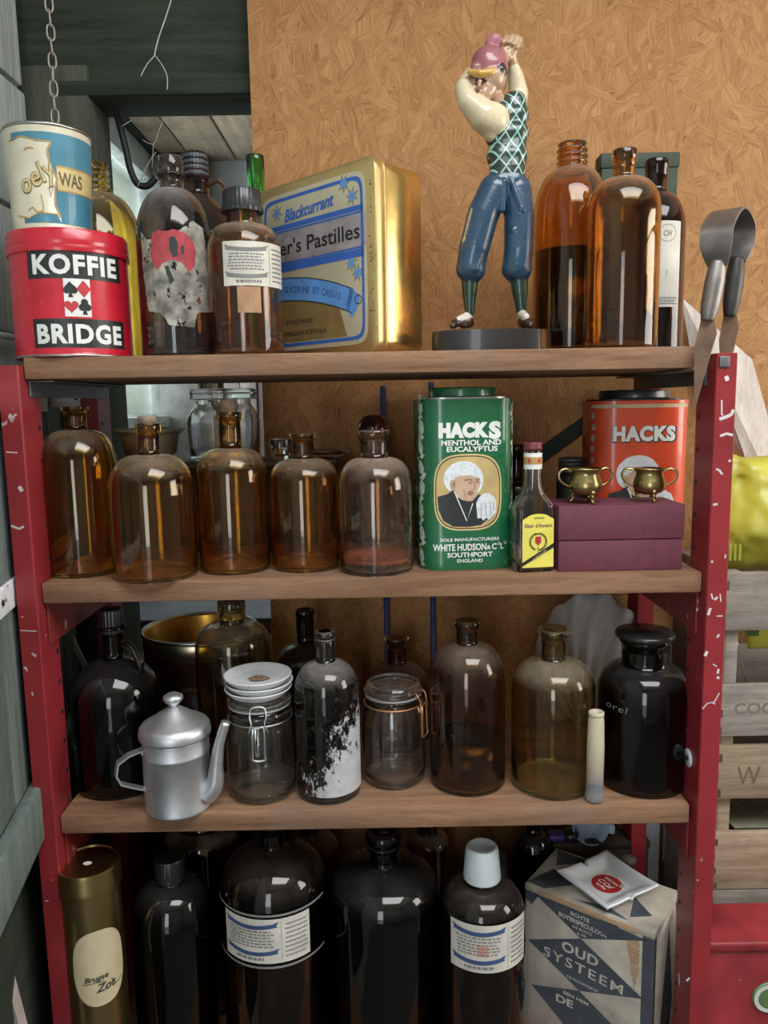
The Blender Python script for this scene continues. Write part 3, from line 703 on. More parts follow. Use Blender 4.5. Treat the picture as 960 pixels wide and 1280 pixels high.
lo = decal('torn_label', [poly(lab)], f, m_, e, .0004, d['r']*.14)
M['faded_red'] = plain('faded_red_print', (.40, .055, .065), .8, var=.4, vscale=60)
dl_ = ragged([px(*q) for q in [(186, 318), (190, 296), (198, 291), (207, 293), (214, 290), (228, 294), (237, 304), (240, 316), (236, 334), (229, 338), (222, 328), (212, 325), (200, 330), (194, 337), (188, 328)]], .0005)
decal('red_disc', [poly(dl_)], f, M['faded_red'], lo, .0007, d['r']*.14)
decal('tear', [poly(ragged([px(*q) for q in [(210, 300), (215, 298), (219, 306), (218, 320), (213, 323), (209, 314)]], .0003)), poly(ragged([px(*q) for q in [(203, 333), (207, 333), (213, 350), (208, 354)]], .0004)), poly([px(*q) for q in [(222, 309), (225, 309), (225, 319), (222, 318)]])], f, M['ink'], lo, .001, d['r']*.14)
decal('faded_lettering', [txt('KORIS  V.C.', px(228, 364)[0], px(0, 364)[1], .0035, .03), txt('l . INSTR', px(224, 376)[0], px(0, 376)[1], .004, .026)], f, M['ink_grey'], lo, .001, d['r']*.14)

e, d = B('handled_jug', 'dark brown jug with grey-black screw cap and loop handle, behind the two labelled bottles', 196, 296, 192, 300, 246, 31, 31, 30, 0, 'deep', 'thread', Y=1.165, sq=1.3)
screw_cap(e, d, 29, 190, 223, plain('grey_black_cap', (.06, .07, .085), .4), 4)
h0 = d['znb']+.004; k = d['k']
obj('handle', tube([(d['rn']*.9, 0, h0+.010), (d['rn']+.012, -.004, h0+.016), (d['rn']+.024, -.008, h0+.006), (d['rn']+.027, -.01, h0-.012), (d['rn']+.018, -.01, h0-.038)], .0042, 10), G['deep'], e)

e, d = B('amber_bottle', 'amber bottle with a black ribbed screw cap, a pharmacy label and a small square sticker', 258, 350, 262, 322, 283, 40, 40, 12, 0, 'rust', 'band', Y=1.045, sq=2.6)
screw_cap(e, d, 46, 236, 264, None, 5, 1.12)
o, f, w, h = pharmacy_label(e, d, 279, 349, 301, 357, M['paper'], .66, 'ink_grey')
wrap_label(e, d, 294, 322, 358, 391, plain('orange_brown_sticker', (.42, .24, .13), .8, var=.3, vscale=40), 'sticker')
e, d = B('green_bottle', 'bright green glass bottle whose neck shows behind the gold tin', 300, 341, 195, 285, 250, 22, 22, 12, 0, 'green', 'band', Y=1.238, sq=1.3)

e, d = B('amber_bottle', 'broad amber bottle with an open screw neck, nearest to the golfer figurine', 667, 762, 180, 282, 212, 36, 37, 32, 0, 'mid', 'thread', Y=1.14, sq=2.0, fill=(.80, M['liquid_brown']))
e, d = B('amber_bottle', 'slim amber bottle with a flared collar, in front of the dark green box', 733, 827, 188, 272, 224, 27, 30, 14, 0, 'mid', 'band', Y=1.04, sq=2.3)
e, d = B('dark_bottle', 'dark bottle with a tall white paper label, last on the top shelf before the shears', 782, 858, 200, 288, 243, 27, 28, 12, 0, 'deep', 'band', Y=1.137, sq=1.9)
o, f, w, h = wrap_label(e, d, 817, 849, 276, 384, M['paper_white'])
decal('label_print', [ring(0, h*.36, w*.3, h*.1, .0006), txt('CH', 0, h*.36, .008, .012, .01, .2), txt('I', 0, -.1*h, .008), rect(-w*.42, -h*.40, w*.42, -h*.385), rect(-w*.42, -h*.47, w*.42, -h*.455)]+text_lines(w, h, 2, -.42, -.44, -.4, .4, .015), f, M['ink_grey'], o, .0007, d['r']*.14)

# ---- second shelf
GR2 = 'amber bottles on the second shelf'
B('amber_bottle', 'light amber open bottle standing nearest the left upright on the second shelf', 58, 158, 508, 590, 537, 27, 34, 7, 1, 'amber', 'flare', yb=724, group=GR2, sq=2.4)
e, d = B('amber_bottle', 'broad brownish bottle stopped with a cork, wider of the two corked ones', 142, 250, 529, 622, 568, 26, 31, 11, 1, 'amber', 'band', yb=731, group=GR2, sq=2.5); cork(e, d, 24, 9)
e, d = B('amber_bottle', 'narrower brown bottle stopped with a tall cork, in front of the square glass jar', 250, 340, 515, 602, 560, 27, 32, 9, 1, 'amber', 'band', yb=720, group=GR2, sq=2.3); cork(e, d, 21, 15)
B('amber_bottle', 'brown bottle with a flared open lip, between a corked bottle and the pinkish one', 340, 427, 542, 605, 573, 27, 34, 6, 1, 'amber', 'flare', yb=717, group=GR2, sq=2.3)
B('amber_bottle', 'dusty pinkish-brown open bottle with a red residue, next to the green tin', 425, 517, 538, 612, 572, 34, 39, 7, 1, 'pinkish', 'flare', yb=722, group=GR2, sq=2.3, fill=(.13, plain('pink_residue', (.34, .12, .09), .9, bmp=.3)))
e, d = B('stoppered_bottle', 'dark amber bottle closed with a round stopper, behind the pinkish open bottle', 427, 508, 545, 618, 585, 34, 38, 6, 1, 'dark', 'flare', Y=1.215, sq=2.3)
k = d['k']; obj('stopper', lathe([(0, d['H']-.02), (d['rn']*.66, d['H']-.02), (d['rn']*.72, d['H']), (19*k, d['H']+.002), (19.5*k, d['H']+.012), (18*k, d['H']+.022), (12*k, d['H']+.031), (0, d['H']+.034)], 32), G['deep'], e)
B('dark_bottle', 'dark brown bottle half hidden between the green tin and the clear liqueur bottle', 622, 668, 556, 640, 600, 20, 24, 10, 1, 'deep', 'band', Y=1.2)

# ---- third shelf
e, d = B('handled_jug', 'large black-brown jug with a black screw cap and a small shoulder handle', 97, 210, 768, 868, 822, 26, 27, 16, 2, 'black', 'band', yb=1003, sq=1.75, base=.16)
screw_cap(e, d, 28, 755, 783, None, 4, 1.12)
z0 = d['znb']+.008; obj('handle', tube([(d['rn']*.9, -.004, z0+.012), (d['rn']+.008, -.008, z0+.015), (d['rn']+.019, -.012, z0+.004), (d['rn']+.028, -.014, z0-.016), (d['rn']+.022, -.012, z0-.030)], .0055, 10), G['black'], e)
obj('neck_ring', lathe([(d['rn']*.95, d['H']-.022), (d['rn']*1.35, d['H']-.020), (d['rn']*1.35, d['H']-.016), (d['rn']*.95, d['H']-.014)], 32), G['black'], e)
B('olive_bottle', 'yellow-olive glass bottle with a dark lip, behind the jar topped with white lids', 243, 337, 749, 812, 779, 30, 34, 22, 2, 'olive', 'band', Y=1.145, sq=2.6)
B('dark_bottle', 'dark glass bottle standing at the back between the white-lidded jar and the stained bottle', 343, 421, 762, 840, 803, 22, 24, 6, 2, 'deep', 'band', Y=1.17, sq=2.0)
e, d = B('stained_bottle', 'dark slim bottle whose lower front is caked with white flaking residue', 372, 452, 788, 862, 826, 24, 26, 10, 2, 'stained', 'ring', yb=1008, sq=2.0)
m_, nt, p_ = newmat('white_flaking_residue'); v = coords(nt)
nt.links.new(mix(nt, noise(nt, v, 60, 5), (.26, .26, .27), (.56, .56, .56)), p_.inputs['Base Color']); p_.inputs['Roughness'].default_value = .9
nn = noise(nt, coords(nt, (1, 1, .55)), 62, 8, .78); gz = nd(nt, 'ShaderNodeSeparateXYZ'); nt.links.new(v, gz.inputs[0])
side = mth(nt, 'MULTIPLY_ADD', gz.outputs[0], 3.2, mth(nt, 'MULTIPLY_ADD', gz.outputs[2], -2.0, .115))
nt.links.new(ramp(nt, mth(nt, 'ADD', nn, side), [(.50, (0, 0, 0)), (.53, (1, 1, 1))]), p_.inputs['Alpha'])
face = -math.atan2(d['X'], d['Y']); f = on_cyl(d['r'], 0, face)
decal('white_residue', [rect(-d['r']*1.3, .012, d['r']*1.5, d['zsh']*.93)], f, m_, e, .0004, d['r']*.12)
B('amber_bottle', 'small reddish-brown bottle with a flared lip, at the back behind the plain clip jar', 455, 537, 796, 870, 829, 24, 32, 9, 2, 'dark', 'flare', Y=1.21, sq=2.2)
B('amber_bottle', 'tall brown bottle with a thick lip, between the plain clip jar and the olive-brown bottle', 537, 632, 775, 858, 804, 27, 33, 9, 2, 'dark', 'ring', yb=998, sq=2.3, fill=(.48, M['liquid_brown']))
B('olive_brown_bottle', 'olive-brown bottle with a widely flared open lip, in front of the white shell', 637, 742, 786, 866, 824, 29, 41, 9, 2, 'olive', 'flare', yb=1003, sq=2.4)
e, d = B('wide_neck_jar', 'large black glass jar with a wide neck and flat lid, next to the right upright', 742, 858, 797, 872, 830, 55, 62, 8, 2, 'black', 'flare', yb=1001, sq=2.3, cat='jar')
k = d['k']; obj('lid', lathe([(0, d['H']-.018), (d['rn']*.8, d['H']-.018), (d['rn']*.86, d['H']+.0006), (35*k, d['H']+.002), (36*k, d['H']+.006), (34*k, d['H']+.0095), (0, d['H']+.0105)], 44), M['black_print_lid'], e)
zc = at(770, 893, d['Y']-d['r']).z-d['z']; f = on_cyl(d['r'], zc, -math.atan2(d['X'], d['Y']))
decal('chalk_lettering', [txt('orel', (768-800)*k, 0, .010, .034, -.012, .1, -4, 1.1)], f, plain('chalk', (.22, .22, .22), .9), e, .0006, d['r']*.1)

# ---- lowest shelf
e, d = B('dark_bottle', 'dark bottle with a black screw cap, between the brass tube tin and a labelled carboy', 163, 266, 1085, 1150, 1100, 33, 33, 10, 3, 'black', 'thread', Y=1.06, sq=2.1); screw_cap(e, d, 36, 1066, 1092, None, 4)
e, d = B('carboy', 'big dark brown carboy with a white and blue pharmacy label', 275, 407, 1024, 1112, 1058, 28, 34, 10, 3, 'deep', 'band', Y=1.07, sq=2.2, fill=(.80, M['liquid_brown']), zs=Z4)
o, f, w, h = pharmacy_label(e, d, 284, 380, 1150, 1205, M['paper_white'], .68)
bw = d['r']*math.pi*.8; decal('clear_band', [rect(-bw/2, -h*.62, bw/2, -h*.57), rect(-bw/2, h*.55, bw/2, h*.60)], f, M['ink_grey'], e, .0003, d['r']*.14)
e, d = B('carboy', 'big blackish carboy with a thick double lip and no label', 411, 548, 1037, 1118, 1078, 34, 44, 18, 3, 'black', 'ring', Y=1.08, sq=2.3)
obj('neck_ring', lathe([(d['rn']*.9, d['H']-.026), (d['rn']*1.25, d['H']-.025), (d['rn']*1.25, d['H']-.021), (d['rn']*.9, d['H']-.019)], 32), G['black'], e)
e, d = B('brown_bottle', 'dark brown bottle with a white plastic cap and a wide white label', 549, 656, 1090, 1150, 1102, 34, 34, 10, 3, 'deep', 'band', Y=1.04, sq=2.4, fill=(.92, M['liquid_brown']))
k = d['k']; zb, zt = at(602, 1096, d['Y']).z-d['z'], at(602, 1057, d['Y']).z-d['z']
obj('cap', lathe([(22.5*k, zb), (23*k, zb+.002), (20*k, zt-.006), (18.5*k, zt-.001), (16*k, zt), (15.4*k, zt-.0012), (0, zt-.0012)], 40), plain('white_plastic', (.60, .66, .68), .45, var=.1), e)
o, f, w, h = pharmacy_label(e, d, 566, 652, 1158, 1217, M['paper_white'], .70, red=True)
# back row of the lowest shelf: only shoulders and necks show in the dark
for n_, lab, x0, x1, yt, ysh, ynb, nw, g, Y in (('amber_jar', 'orange-amber jar in the dark behind the capped dark bottle', 205, 301, 1020, 1050, 1030, 60, 'amber', 1.200),
        ('brown_bottle', 'reddish-brown bottle in the dark between the two carboys', 350, 424, 1018, 1072, 1040, 24, 'rust', 1.22),
        ('brown_bottle', 'reddish bottle in the dark just right of the unlabelled carboy', 506, 562, 1016, 1062, 1040, 26, 'dark', 1.22),
        ('dark_bottle', 'narrow black bottle in the dark behind the white plastic cap', 640, 692, 1000, 1075, 1040, 18, 'black', 1.225)):
    B(n_, lab, x0, x1, yt, ysh, ynb, nw, nw+6, 8, 3, g, 'band', Y=Y)
t = thing('plastic_canister', 'grey-blue plastic canister in the dark behind the white-capped bottle', 'canister', (at(607, 1060, 1.24).x, 1.235, Z4+.0003))
obj('body', loft_section(bmesh.new(), rrect(.072, .055, .012, 5), 0, .215), plain('grey_blue_plastic', (.16, .19, .22), .5), t, smooth='auto')
obj('cap', lathe([(0, .215), (.014, .215), (.014, .232), (.011, .235), (0, .235)], 24), M['bakelite'], t)
# ---------------------------------------------------------------- tins on the top shelf
def tin_pos(cx, Y, z): p = at(cx, 400, Y); return Vector((at(cx, 505-(z-ZC)*900/Y, Y).x, Y, z))
M['tin_red'] = plain('red_tin_enamel', (.50, .012, .028), .28, var=.15, coat=.3, wear=((.30, .2, .16), .0))
M['tin_edge'] = plain('tin_plate', (.45, .44, .42), .35, 1.0)
M['white_print'] = plain('white_print', (.72, .72, .68), .45, var=.12)
M['black_print'] = plain('black_print', (.018, .02, .02), .4)
Yt = 1.045; Xt = at(90, 370, Yt).x; k = mpp(Yt, 1.64); rt = 70*k; zt = at(88, 283, Yt-rt).z; HL = zt-Z1
t = thing('round_tin', 'red round coffee tin with black and white lettering and playing card symbols', 'tin', (Xt, Yt, Z1+.0003))
zl = at(88, 306, Yt-rt).z-Z1
obj('body', lathe([(0, .002), (rt*.97, .002), (rt*1.0, 0), (rt*1.005, .002), (rt, .004), (rt*.99, .006), (rt*.985, zl-.004), (rt*.985, zl+.01), (0, zl+.01)], 80), M['tin_red'], t, smooth='auto')
obj('rim', lathe([(rt*.985, .0), (rt*1.008, .0005), (rt*1.008, .0028), (rt*.985, .004)], 80), M['tin_edge'], t)
obj('lid', lathe([(rt*.985, zl-.006), (rt*1.012, zl-.006), (rt*1.022, zl-.003), (rt*1.012, zl+.001), (rt*1.008, zl+.004), (rt*1.016, zl+.006), (rt*1.008, zl+.009), (rt*1.005, HL-.004), (rt*.985, HL), (rt*.94, HL), (rt*.93, HL-.003), (0, HL-.003)], 80), M['tin_red'], t, smooth='auto')
face = -math.atan2(Xt, Yt); kk = mpp(Yt-rt, 1.64)
zc = at(98, 371, Yt-rt).z-Z1; f = on_cyl(rt*.987, zc, face+math.asin((96-90)*k/rt)); sp = rt*.1
def cyl_u(dx): return rt*math.asin(max(-.97, min(.97, dx*k/rt)))
u0, u1 = cyl_u(-50), cyl_u(52); P_ = lambda y: (371-y)*kk
pl = decal('black_panel', [rect(u0, P_(348), u1, P_(311)), rect(u0+.002, P_(433), u1+.001, P_(397))], f, M['black_print'], t, .0003, sp)
decal('lettering', [txt('KOFFIE', (u0+u1)/2, P_(330), 25*kk, (u1-u0)*.88, .04, spacing=1.14), txt('BRIDGE', (u0+u1)/2+.001, P_(415), 25*kk, (u1-u0)*.90, .04, spacing=1.12)], f, M['white_print'], pl, .0006, sp)
cardw, ch = .0155, (395-348)/2*kk; cxu = .0
cd = decal('white_card', [rect(cxu-cardw, -ch+P_(371), cxu+cardw, ch+P_(371))], f, M['white_print'], t, .0003, sp)
def heart(cx, cy_, s, inv=1):
    return poly([(cx+s*.062*16*math.sin(q)**3, cy_+inv*s*.062*(13*math.cos(q)-5*math.cos(2*q)-2*math.cos(3*q)-math.cos(4*q))) for q in [2*math.pi*i/28 for i in range(28)]])
a = ch*.46; b = cardw*.5
decal('black_suits', [heart(-b, a, .0085, -1), poly([(-b, a), (-b+.003, a-.0105), (-b-.003, a-.0105)]), ell(b-.003, -a-.001, .0043, .0043), ell(b+.0035, -a-.001, .0043, .0043), ell(b, -a+.005, .0043, .0043), poly([(b, -a), (b+.003, -a-.010), (b-.003, -a-.010)])], f, M['black_print'], cd, .0006, sp)
decal('red_suits', [poly([(b, a+.0105), (b+.0085, a), (b, a-.0105), (b-.0085, a)]), heart(-b, -a, .0085)], f, M['print_red'], cd, .0006, sp)

# pale blue and cream wax tin standing on it
Yw = 1.05; Xw = at(62, 215, Yw).x; kw = mpp(Yw, 1.8); rw = 51*kw; z0 = Z1+HL+.0003; zw = at(62, 150, Yw-rw).z-z0
t = thing('wax_tin', 'open cream and blue wax tin standing on the lid of the red coffee tin', 'tin', (Xw, Yw, z0))
M['cream_tin'] = plain('cream_tin_print', (.62, .58, .43), .35, var=.15, wear=((.40, .30, .16), .02), coat=.2); M['blue_tin'] = plain('teal_blue_tin_print', (.055, .215, .30), .35, var=.2, coat=.2)
M['gold_line'] = plain('ochre_line', (.42, .27, .08), .5); M['brown_line'] = plain('brown_line', (.10, .075, .04), .5); M['straw'] = plain('straw_print', (.60, .47, .20), .5)
obj('body', lathe([(0, .002), (rw*.90, .002), (rw*.905, 0), (rw*.92, .002), (rw*.92, .004), (rw*.90, .006), (rw*1.0, zw-.004), (rw*1.0, zw-.004), (rw*.98, zw-.004), (rw*.89, .008), (0, .006)], 72), M['cream_tin'], t, smooth='auto')
obj('rim', lathe([(rw*.985, zw-.004), (rw*1.012, zw-.004), (rw*1.02, zw-.0015), (rw*1.005, zw), (rw*.985, zw-.001)], 72), M['tin_edge'], t)
face = -math.atan2(Xw, Yw); tp = rw*.10/(zw-.01); rm = rw*.95; f = on_cyl(rm, zw/2, face, tp); sp = rm*.1
hh = zw/2-.012; c0 = -.005
# blue field with a curtain-shaped cream shield, drawn with ochre and brown lines
edge = [(.004, hh*.78), (-.001, hh*.60), (.001, hh*.30), (.008, 0), (.005, -hh*.25), (.004, -hh*.6), (.010, -hh*.86)]
decal('blue_print', [poly([(rm*1.5, hh), (edge[0][0], hh), *edge, (edge[-1][0], -hh), (rm*1.5, -hh)]), poly([(-rm*.90, hh), (edge[0][0], hh), (.004, hh*.80), (-.012, hh*.80), (-.030, hh*.90), (-rm*.9, hh*.82)]), poly([(-rm*.75, -hh), (edge[-1][0], -hh), (.006, -hh*.80), (-.016, -hh*.78), (-.03, -hh*.9), (-rm*.75, -hh*.84)])], f, M['blue_tin'], t, .0003, sp)
decal('banner', [rect(.008, -.0135, rm*1.3, .0145)], f, M['straw'], t, .0005, sp)
decal('banner_line', [rect(.008, -.0150, rm*1.3, -.0130), rect(.008, .0135, rm*1.3, .0155), band(edge, .0022), band([(.004, hh*.80), (-.012, hh*.80), (-.030, hh*.9), (-.05, hh*.84)], .0015), band([(.006, -hh*.80), (-.016, -hh*.78), (-.03, -hh*.9), (-.05, -hh*.8)], .0015), band([(-.012, -.02), (-.010, -.035), (-.012, -hh*.8)], .0012)], f, M['gold_line'], t, .0007, sp)
decal('lettering', [txt('WAS', .0255, .0005, .017, .031, .015)], f, M['brown_line'], t, .0009, sp)
decal('script_lettering', [txt('oely', -.0165, .003, .026, .050, .03, .25, 30)], f, M['brown_line'], t, .0006, sp)
decal('script_fill', [txt('oely', -.0165, .003, .0245, .048, .008, .25, 30)], f, M['straw'], t, .0009, sp)
decal('ornament', [band([(-.03+.006*i, -hh*.72+.004*math.sin(i*2)) for i in range(4)], .0015), band([(-.028, hh*.6), (-.022, hh*.65), (-.016, hh*.62)], .0015), band([(.002, -.006), (-.002, -.012), (-.001, -.022), (.004, -.008), (.006, -.02)], .0012)], f, M['gold_line'], t, .0006, sp)

# ---------------------------------------------------------------- big gold pastille tin, turned
PT, SD, HH_ = .250, .092, at(470, 191, 1.02).z-Z1
cr = at(470, 300, 1.02); yaw = R(-44)
t = thing('pastille_tin', 'large square gold tin with blue borders and lettering, turned to the left', 'tin', (cr.x, cr.y, Z1+.0003), 0)
rz = yaw      # local: face in the x-z plane looking to -y, its right edge at x=0; the side goes back along +y
t.rotation_euler = (0, 0, rz)
M['gold'] = plain('gold_lacquer', (.74, .55, .24), .36, .9, var=.12, vscale=12); M['gold_side'] = plain('plain_gold_lacquer', (.82, .56, .20), .26, .95, var=.1, vscale=10, bmp=.25, bscale=14)
M['silver_gold'] = plain('pale_gold_print', (.72, .66, .46), .30, .45, var=.1, vscale=15); M['blue_print'] = plain('bright_blue_print', (.05, .15, .52), .35, .2, var=.1)
M['sky_blue'] = plain('sky_blue_print', (.13, .33, .72), .35, .1); M['bronze'] = plain('bronze_print', (.42, .29, .11), .35, .5); M['rose_silver'] = plain('silver_band_print', (.62, .57, .58), .3, .6)
M['rust_speck'] = plain('rust_specks', (.09, .045, .02), .8)
def rr_xz(w, h, r, k=7):
    return [(x+0, y) for x, y in rrect(w, h, r, k)]
def slab(x0, x1, z0, z1, r, y0, y1, bev):
    bm = bmesh.new(); cx, cz = (x0+x1)/2, (z0+z1)/2; prev = None
    for (ins, y) in ((bev, y0), (bev*.3, y0+bev*.35), (0, y0+bev), (0, y1-bev), (bev*.3, y1-bev*.35), (bev, y1)):
        ringv = [bm.verts.new((cx+x, y, cz+z)) for x, z in rrect(x1-x0-2*ins, z1-z0-2*ins, max(.001, r-ins), 7)]
        if prev is None: bm.faces.new(ringv)
        else:
            for i in range(len(ringv)): bm.faces.new((prev[i], ringv[i], ringv[(i+1) % len(ringv)], prev[(i+1) % len(ringv)]))
        prev = ringv
    bm.faces.new(list(reversed(prev))); bmesh.ops.recalc_face_normals(bm, faces=bm.faces[:]); return bm
obj('body', slab(-PT+.002, -.002, .002, HH_-.002, .016, .020, SD, .003), M['gold_side'], t, smooth='auto')
obj('lid', slab(-PT, 0, 0, HH_, .018, .0, .019, .004), M['gold'], t, smooth='auto')
obj('seam', slab(-PT-.0006, .0006, -.0002, HH_+.0006, .018, .0165, .0205, .0012), M['gold'], t, smooth='auto')
f = on_plane((-PT/2, 0, HH_/2), (1, 0, 0), (0, 0, 1)); w2, h2 = PT/2-.022, HH_/2-.020
panel = decal('printed_panel', [ell(0, 0, w2+.006, h2+.006, 60, 12)], f, M['silver_gold'], t, .0003)
decal('blue_border', [ring(0, 0, w2, h2, .0045, 60, 14), rect(-w2, .060, w2, .067), rect(-w2, .002, w2, .012)] + [rect(-w2, .0125, w2, .0150), rect(-w2, .0565, w2, .0590)], f, M['blue_print'], t, .0006)
decal('silver_band', [rect(-w2+.001, .0155, w2+.004, .0560)], f, M['rose_silver'], t, .0005)
decal('bronze_panel', [poly([(-w2+.006, -h2+.006), (w2-.035, -h2+.006), (w2-.05, -.055), (w2-.075, -.04), (-w2+.006, -.035)])], f, M['bronze'], t, .0005)
arc = [(-w2+.01+(2*w2-.035)*i/14, -.022-.030*(i/14)**2.2) for i in range(15)]
decal('blue_scroll', [band(arc, .031), poly([(w2-.028, -.035), (w2-.008, -.047), (w2-.014, -.062), (w2-.024, -.075), (w2-.036, -.06)])], f, M['sky_blue'], t, .0007)
decal('scroll_edge', [band([(x, y+.0158) for x, y in arc], .0012), band([(x, y-.0158) for x, y in arc], .0012), ring(w2-.012, -.052, .007, .006, .0012, 20)], f, M['black_print'], t, .0009)
decal('black_lettering', [txt("er's Pastilles", .014, .036, .021, .165, .012)], f, M['black_print'], t, .0009)
decal('black_lettering', [txt("Greth", -.087, .036, .021, .034, .012)], f, M['black_print'], t, .0009)
decal('script_lettering', [txt('Blackcurrant', -.004, .081, .018, .105, .028, .35, 3)], f, M['blue_print'], t, .0009)
s_ = 'GLYCERINE ET CASSIS'; sh = []
for i, ch_ in enumerate(s_):
    if ch_ != ' ':
        q = (i+.5)/len(s_); xx = -w2+.040+(2*w2-.085)*q; j = min(13, int(q*.86*14+1)); yy = -.022-.030*((xx+w2-.01)/(2*w2-.035))**2.2
        sh.append(txt(ch_, xx, yy, .0095, None, .0, 0, -18*q))
decal('scroll_lettering', sh, f, M['ink_blue'], t, .0009)
decal('small_lettering', [txt('SWISS MADE', -.030, -.070, .007, .06), txt('FROM ENGLISH FORMULA', -.030, -.086, .007, .112)], f, M['black_print'], t, .0009)
sh = []; sh2 = []
for cx_, cy_ in ((w2-.035, .098), (w2-.020, .080), (w2-.024, -.004), (w2-.012, -.018), (-w2+.03, .085)):
    for q in range(7):
        a = R(q*51+cx_*900); L = .013; sh.append(poly([(cx_, cy_), (cx_+L*.6*math.cos(a-.3), cy_+L*.6*math.sin(a-.3)), (cx_+L*math.cos(a), cy_+L*math.sin(a)), (cx_+L*.6*math.cos(a+.3), cy_+L*.6*math.sin(a+.3))]))
    for q in range(5): a = R(q*72); sh2.append(ell(cx_+.004*math.cos(a), cy_+.004*math.sin(a), .0028, .0028, 10))
M['spray'] = plain('grey_green_leaves', (.30, .29, .17), .5); [decal('leaf_spray', sh[7*i:7*i+7], f, M['spray'], t, .0004) for i in range(5)]; [decal('blue_flower', sh2[5*i:5*i+5], f, M['sky_blue'], t, .0008) for i in range(5)]
sh = [ell(random.choice([-.008, -.006, -.003])+random.uniform(-.003, .003)+PT/2, random.uniform(-HH_/2+.02, HH_/2-.02), random.uniform(.0005, .0016), random.uniform(.0005, .0014), 8) for _ in range(26)]
decal('rust_specks', sh, f, M['rust_speck'], t, .0006)

# ---------------------------------------------------------------- dark green box behind the bottles
a, b = at(745, 191, 1.285), at(831, 191, 1.285)
t = thing('green_box', 'dark green upright box standing at the back behind the amber bottles', 'box', ((a.x+b.x)/2, 1.25, Z1+.0003))
M['dark_green'] = plain('dark_green_card', (.030, .050, .030), .6)
hb = at(790, 191, 1.235).z-Z1; wbx = (b.x-a.x)/2+.004
boxo('body', (-wbx, -.014, 0), (wbx, .014, hb-.02), M['dark_green'], t, bevel=.002); boxo('lid', (-wbx-.002, -.0165, hb-.022), (wbx+.002, .0165, hb), M['dark_green'], t, bevel=.002)
boxo('clasp', (-.026, -.005, hb+.0003), (-.018, .003, hb+.011), M['tin_edge'], t, bevel=.001, label='small bright metal clasp')

# ---------------------------------------------------------------- second shelf: tins, box, pots
def hard_tin(name, label, cx, Y, zs, wpx, hy, mbody, rz=0):
    k = mpp(Y-.05, zs+.12); w = wpx*k; X = at(cx, 600, Y).x
    t = thing(name, label, 'tin', (X, Y, zs+.0003), rz); h = at(cx, hy, Y-.04).z-zs
    path = rrect(w, w*.86, w*.24, 9); bm = loft_section(bmesh.new(), path, .003, h-.004)
    loft_section(bm, [(x*1.012, y*1.012) for x, y in path], 0, .004); loft_section(bm, [(x*1.012, y*1.012) for x, y in path], h-.005, h)
    obj('body', bm, mbody, t, smooth='auto'); return t, w, h, path, k
M['tin_green'] = plain('green_tin_enamel', (.012, .120, .045), .26, var=.12, coat=.3); M['tin_orange'] = plain('orange_red_tin_enamel', (.62, .065, .018), .3, var=.1, coat=.2)
M['buff'] = plain('buff_print', (.55, .40, .16), .5); M['hair'] = plain('white_hair_print', (.66, .69, .70), .6, var=.2, vscale=200); M['skin_print'] = plain('skin_print', (.56, .38, .25), .6); M['skin_shade'] = plain('skin_line_print', (.30, .15, .09), .6); M['coat_print'] = plain('black_coat_print', (.02, .022, .025), .5)
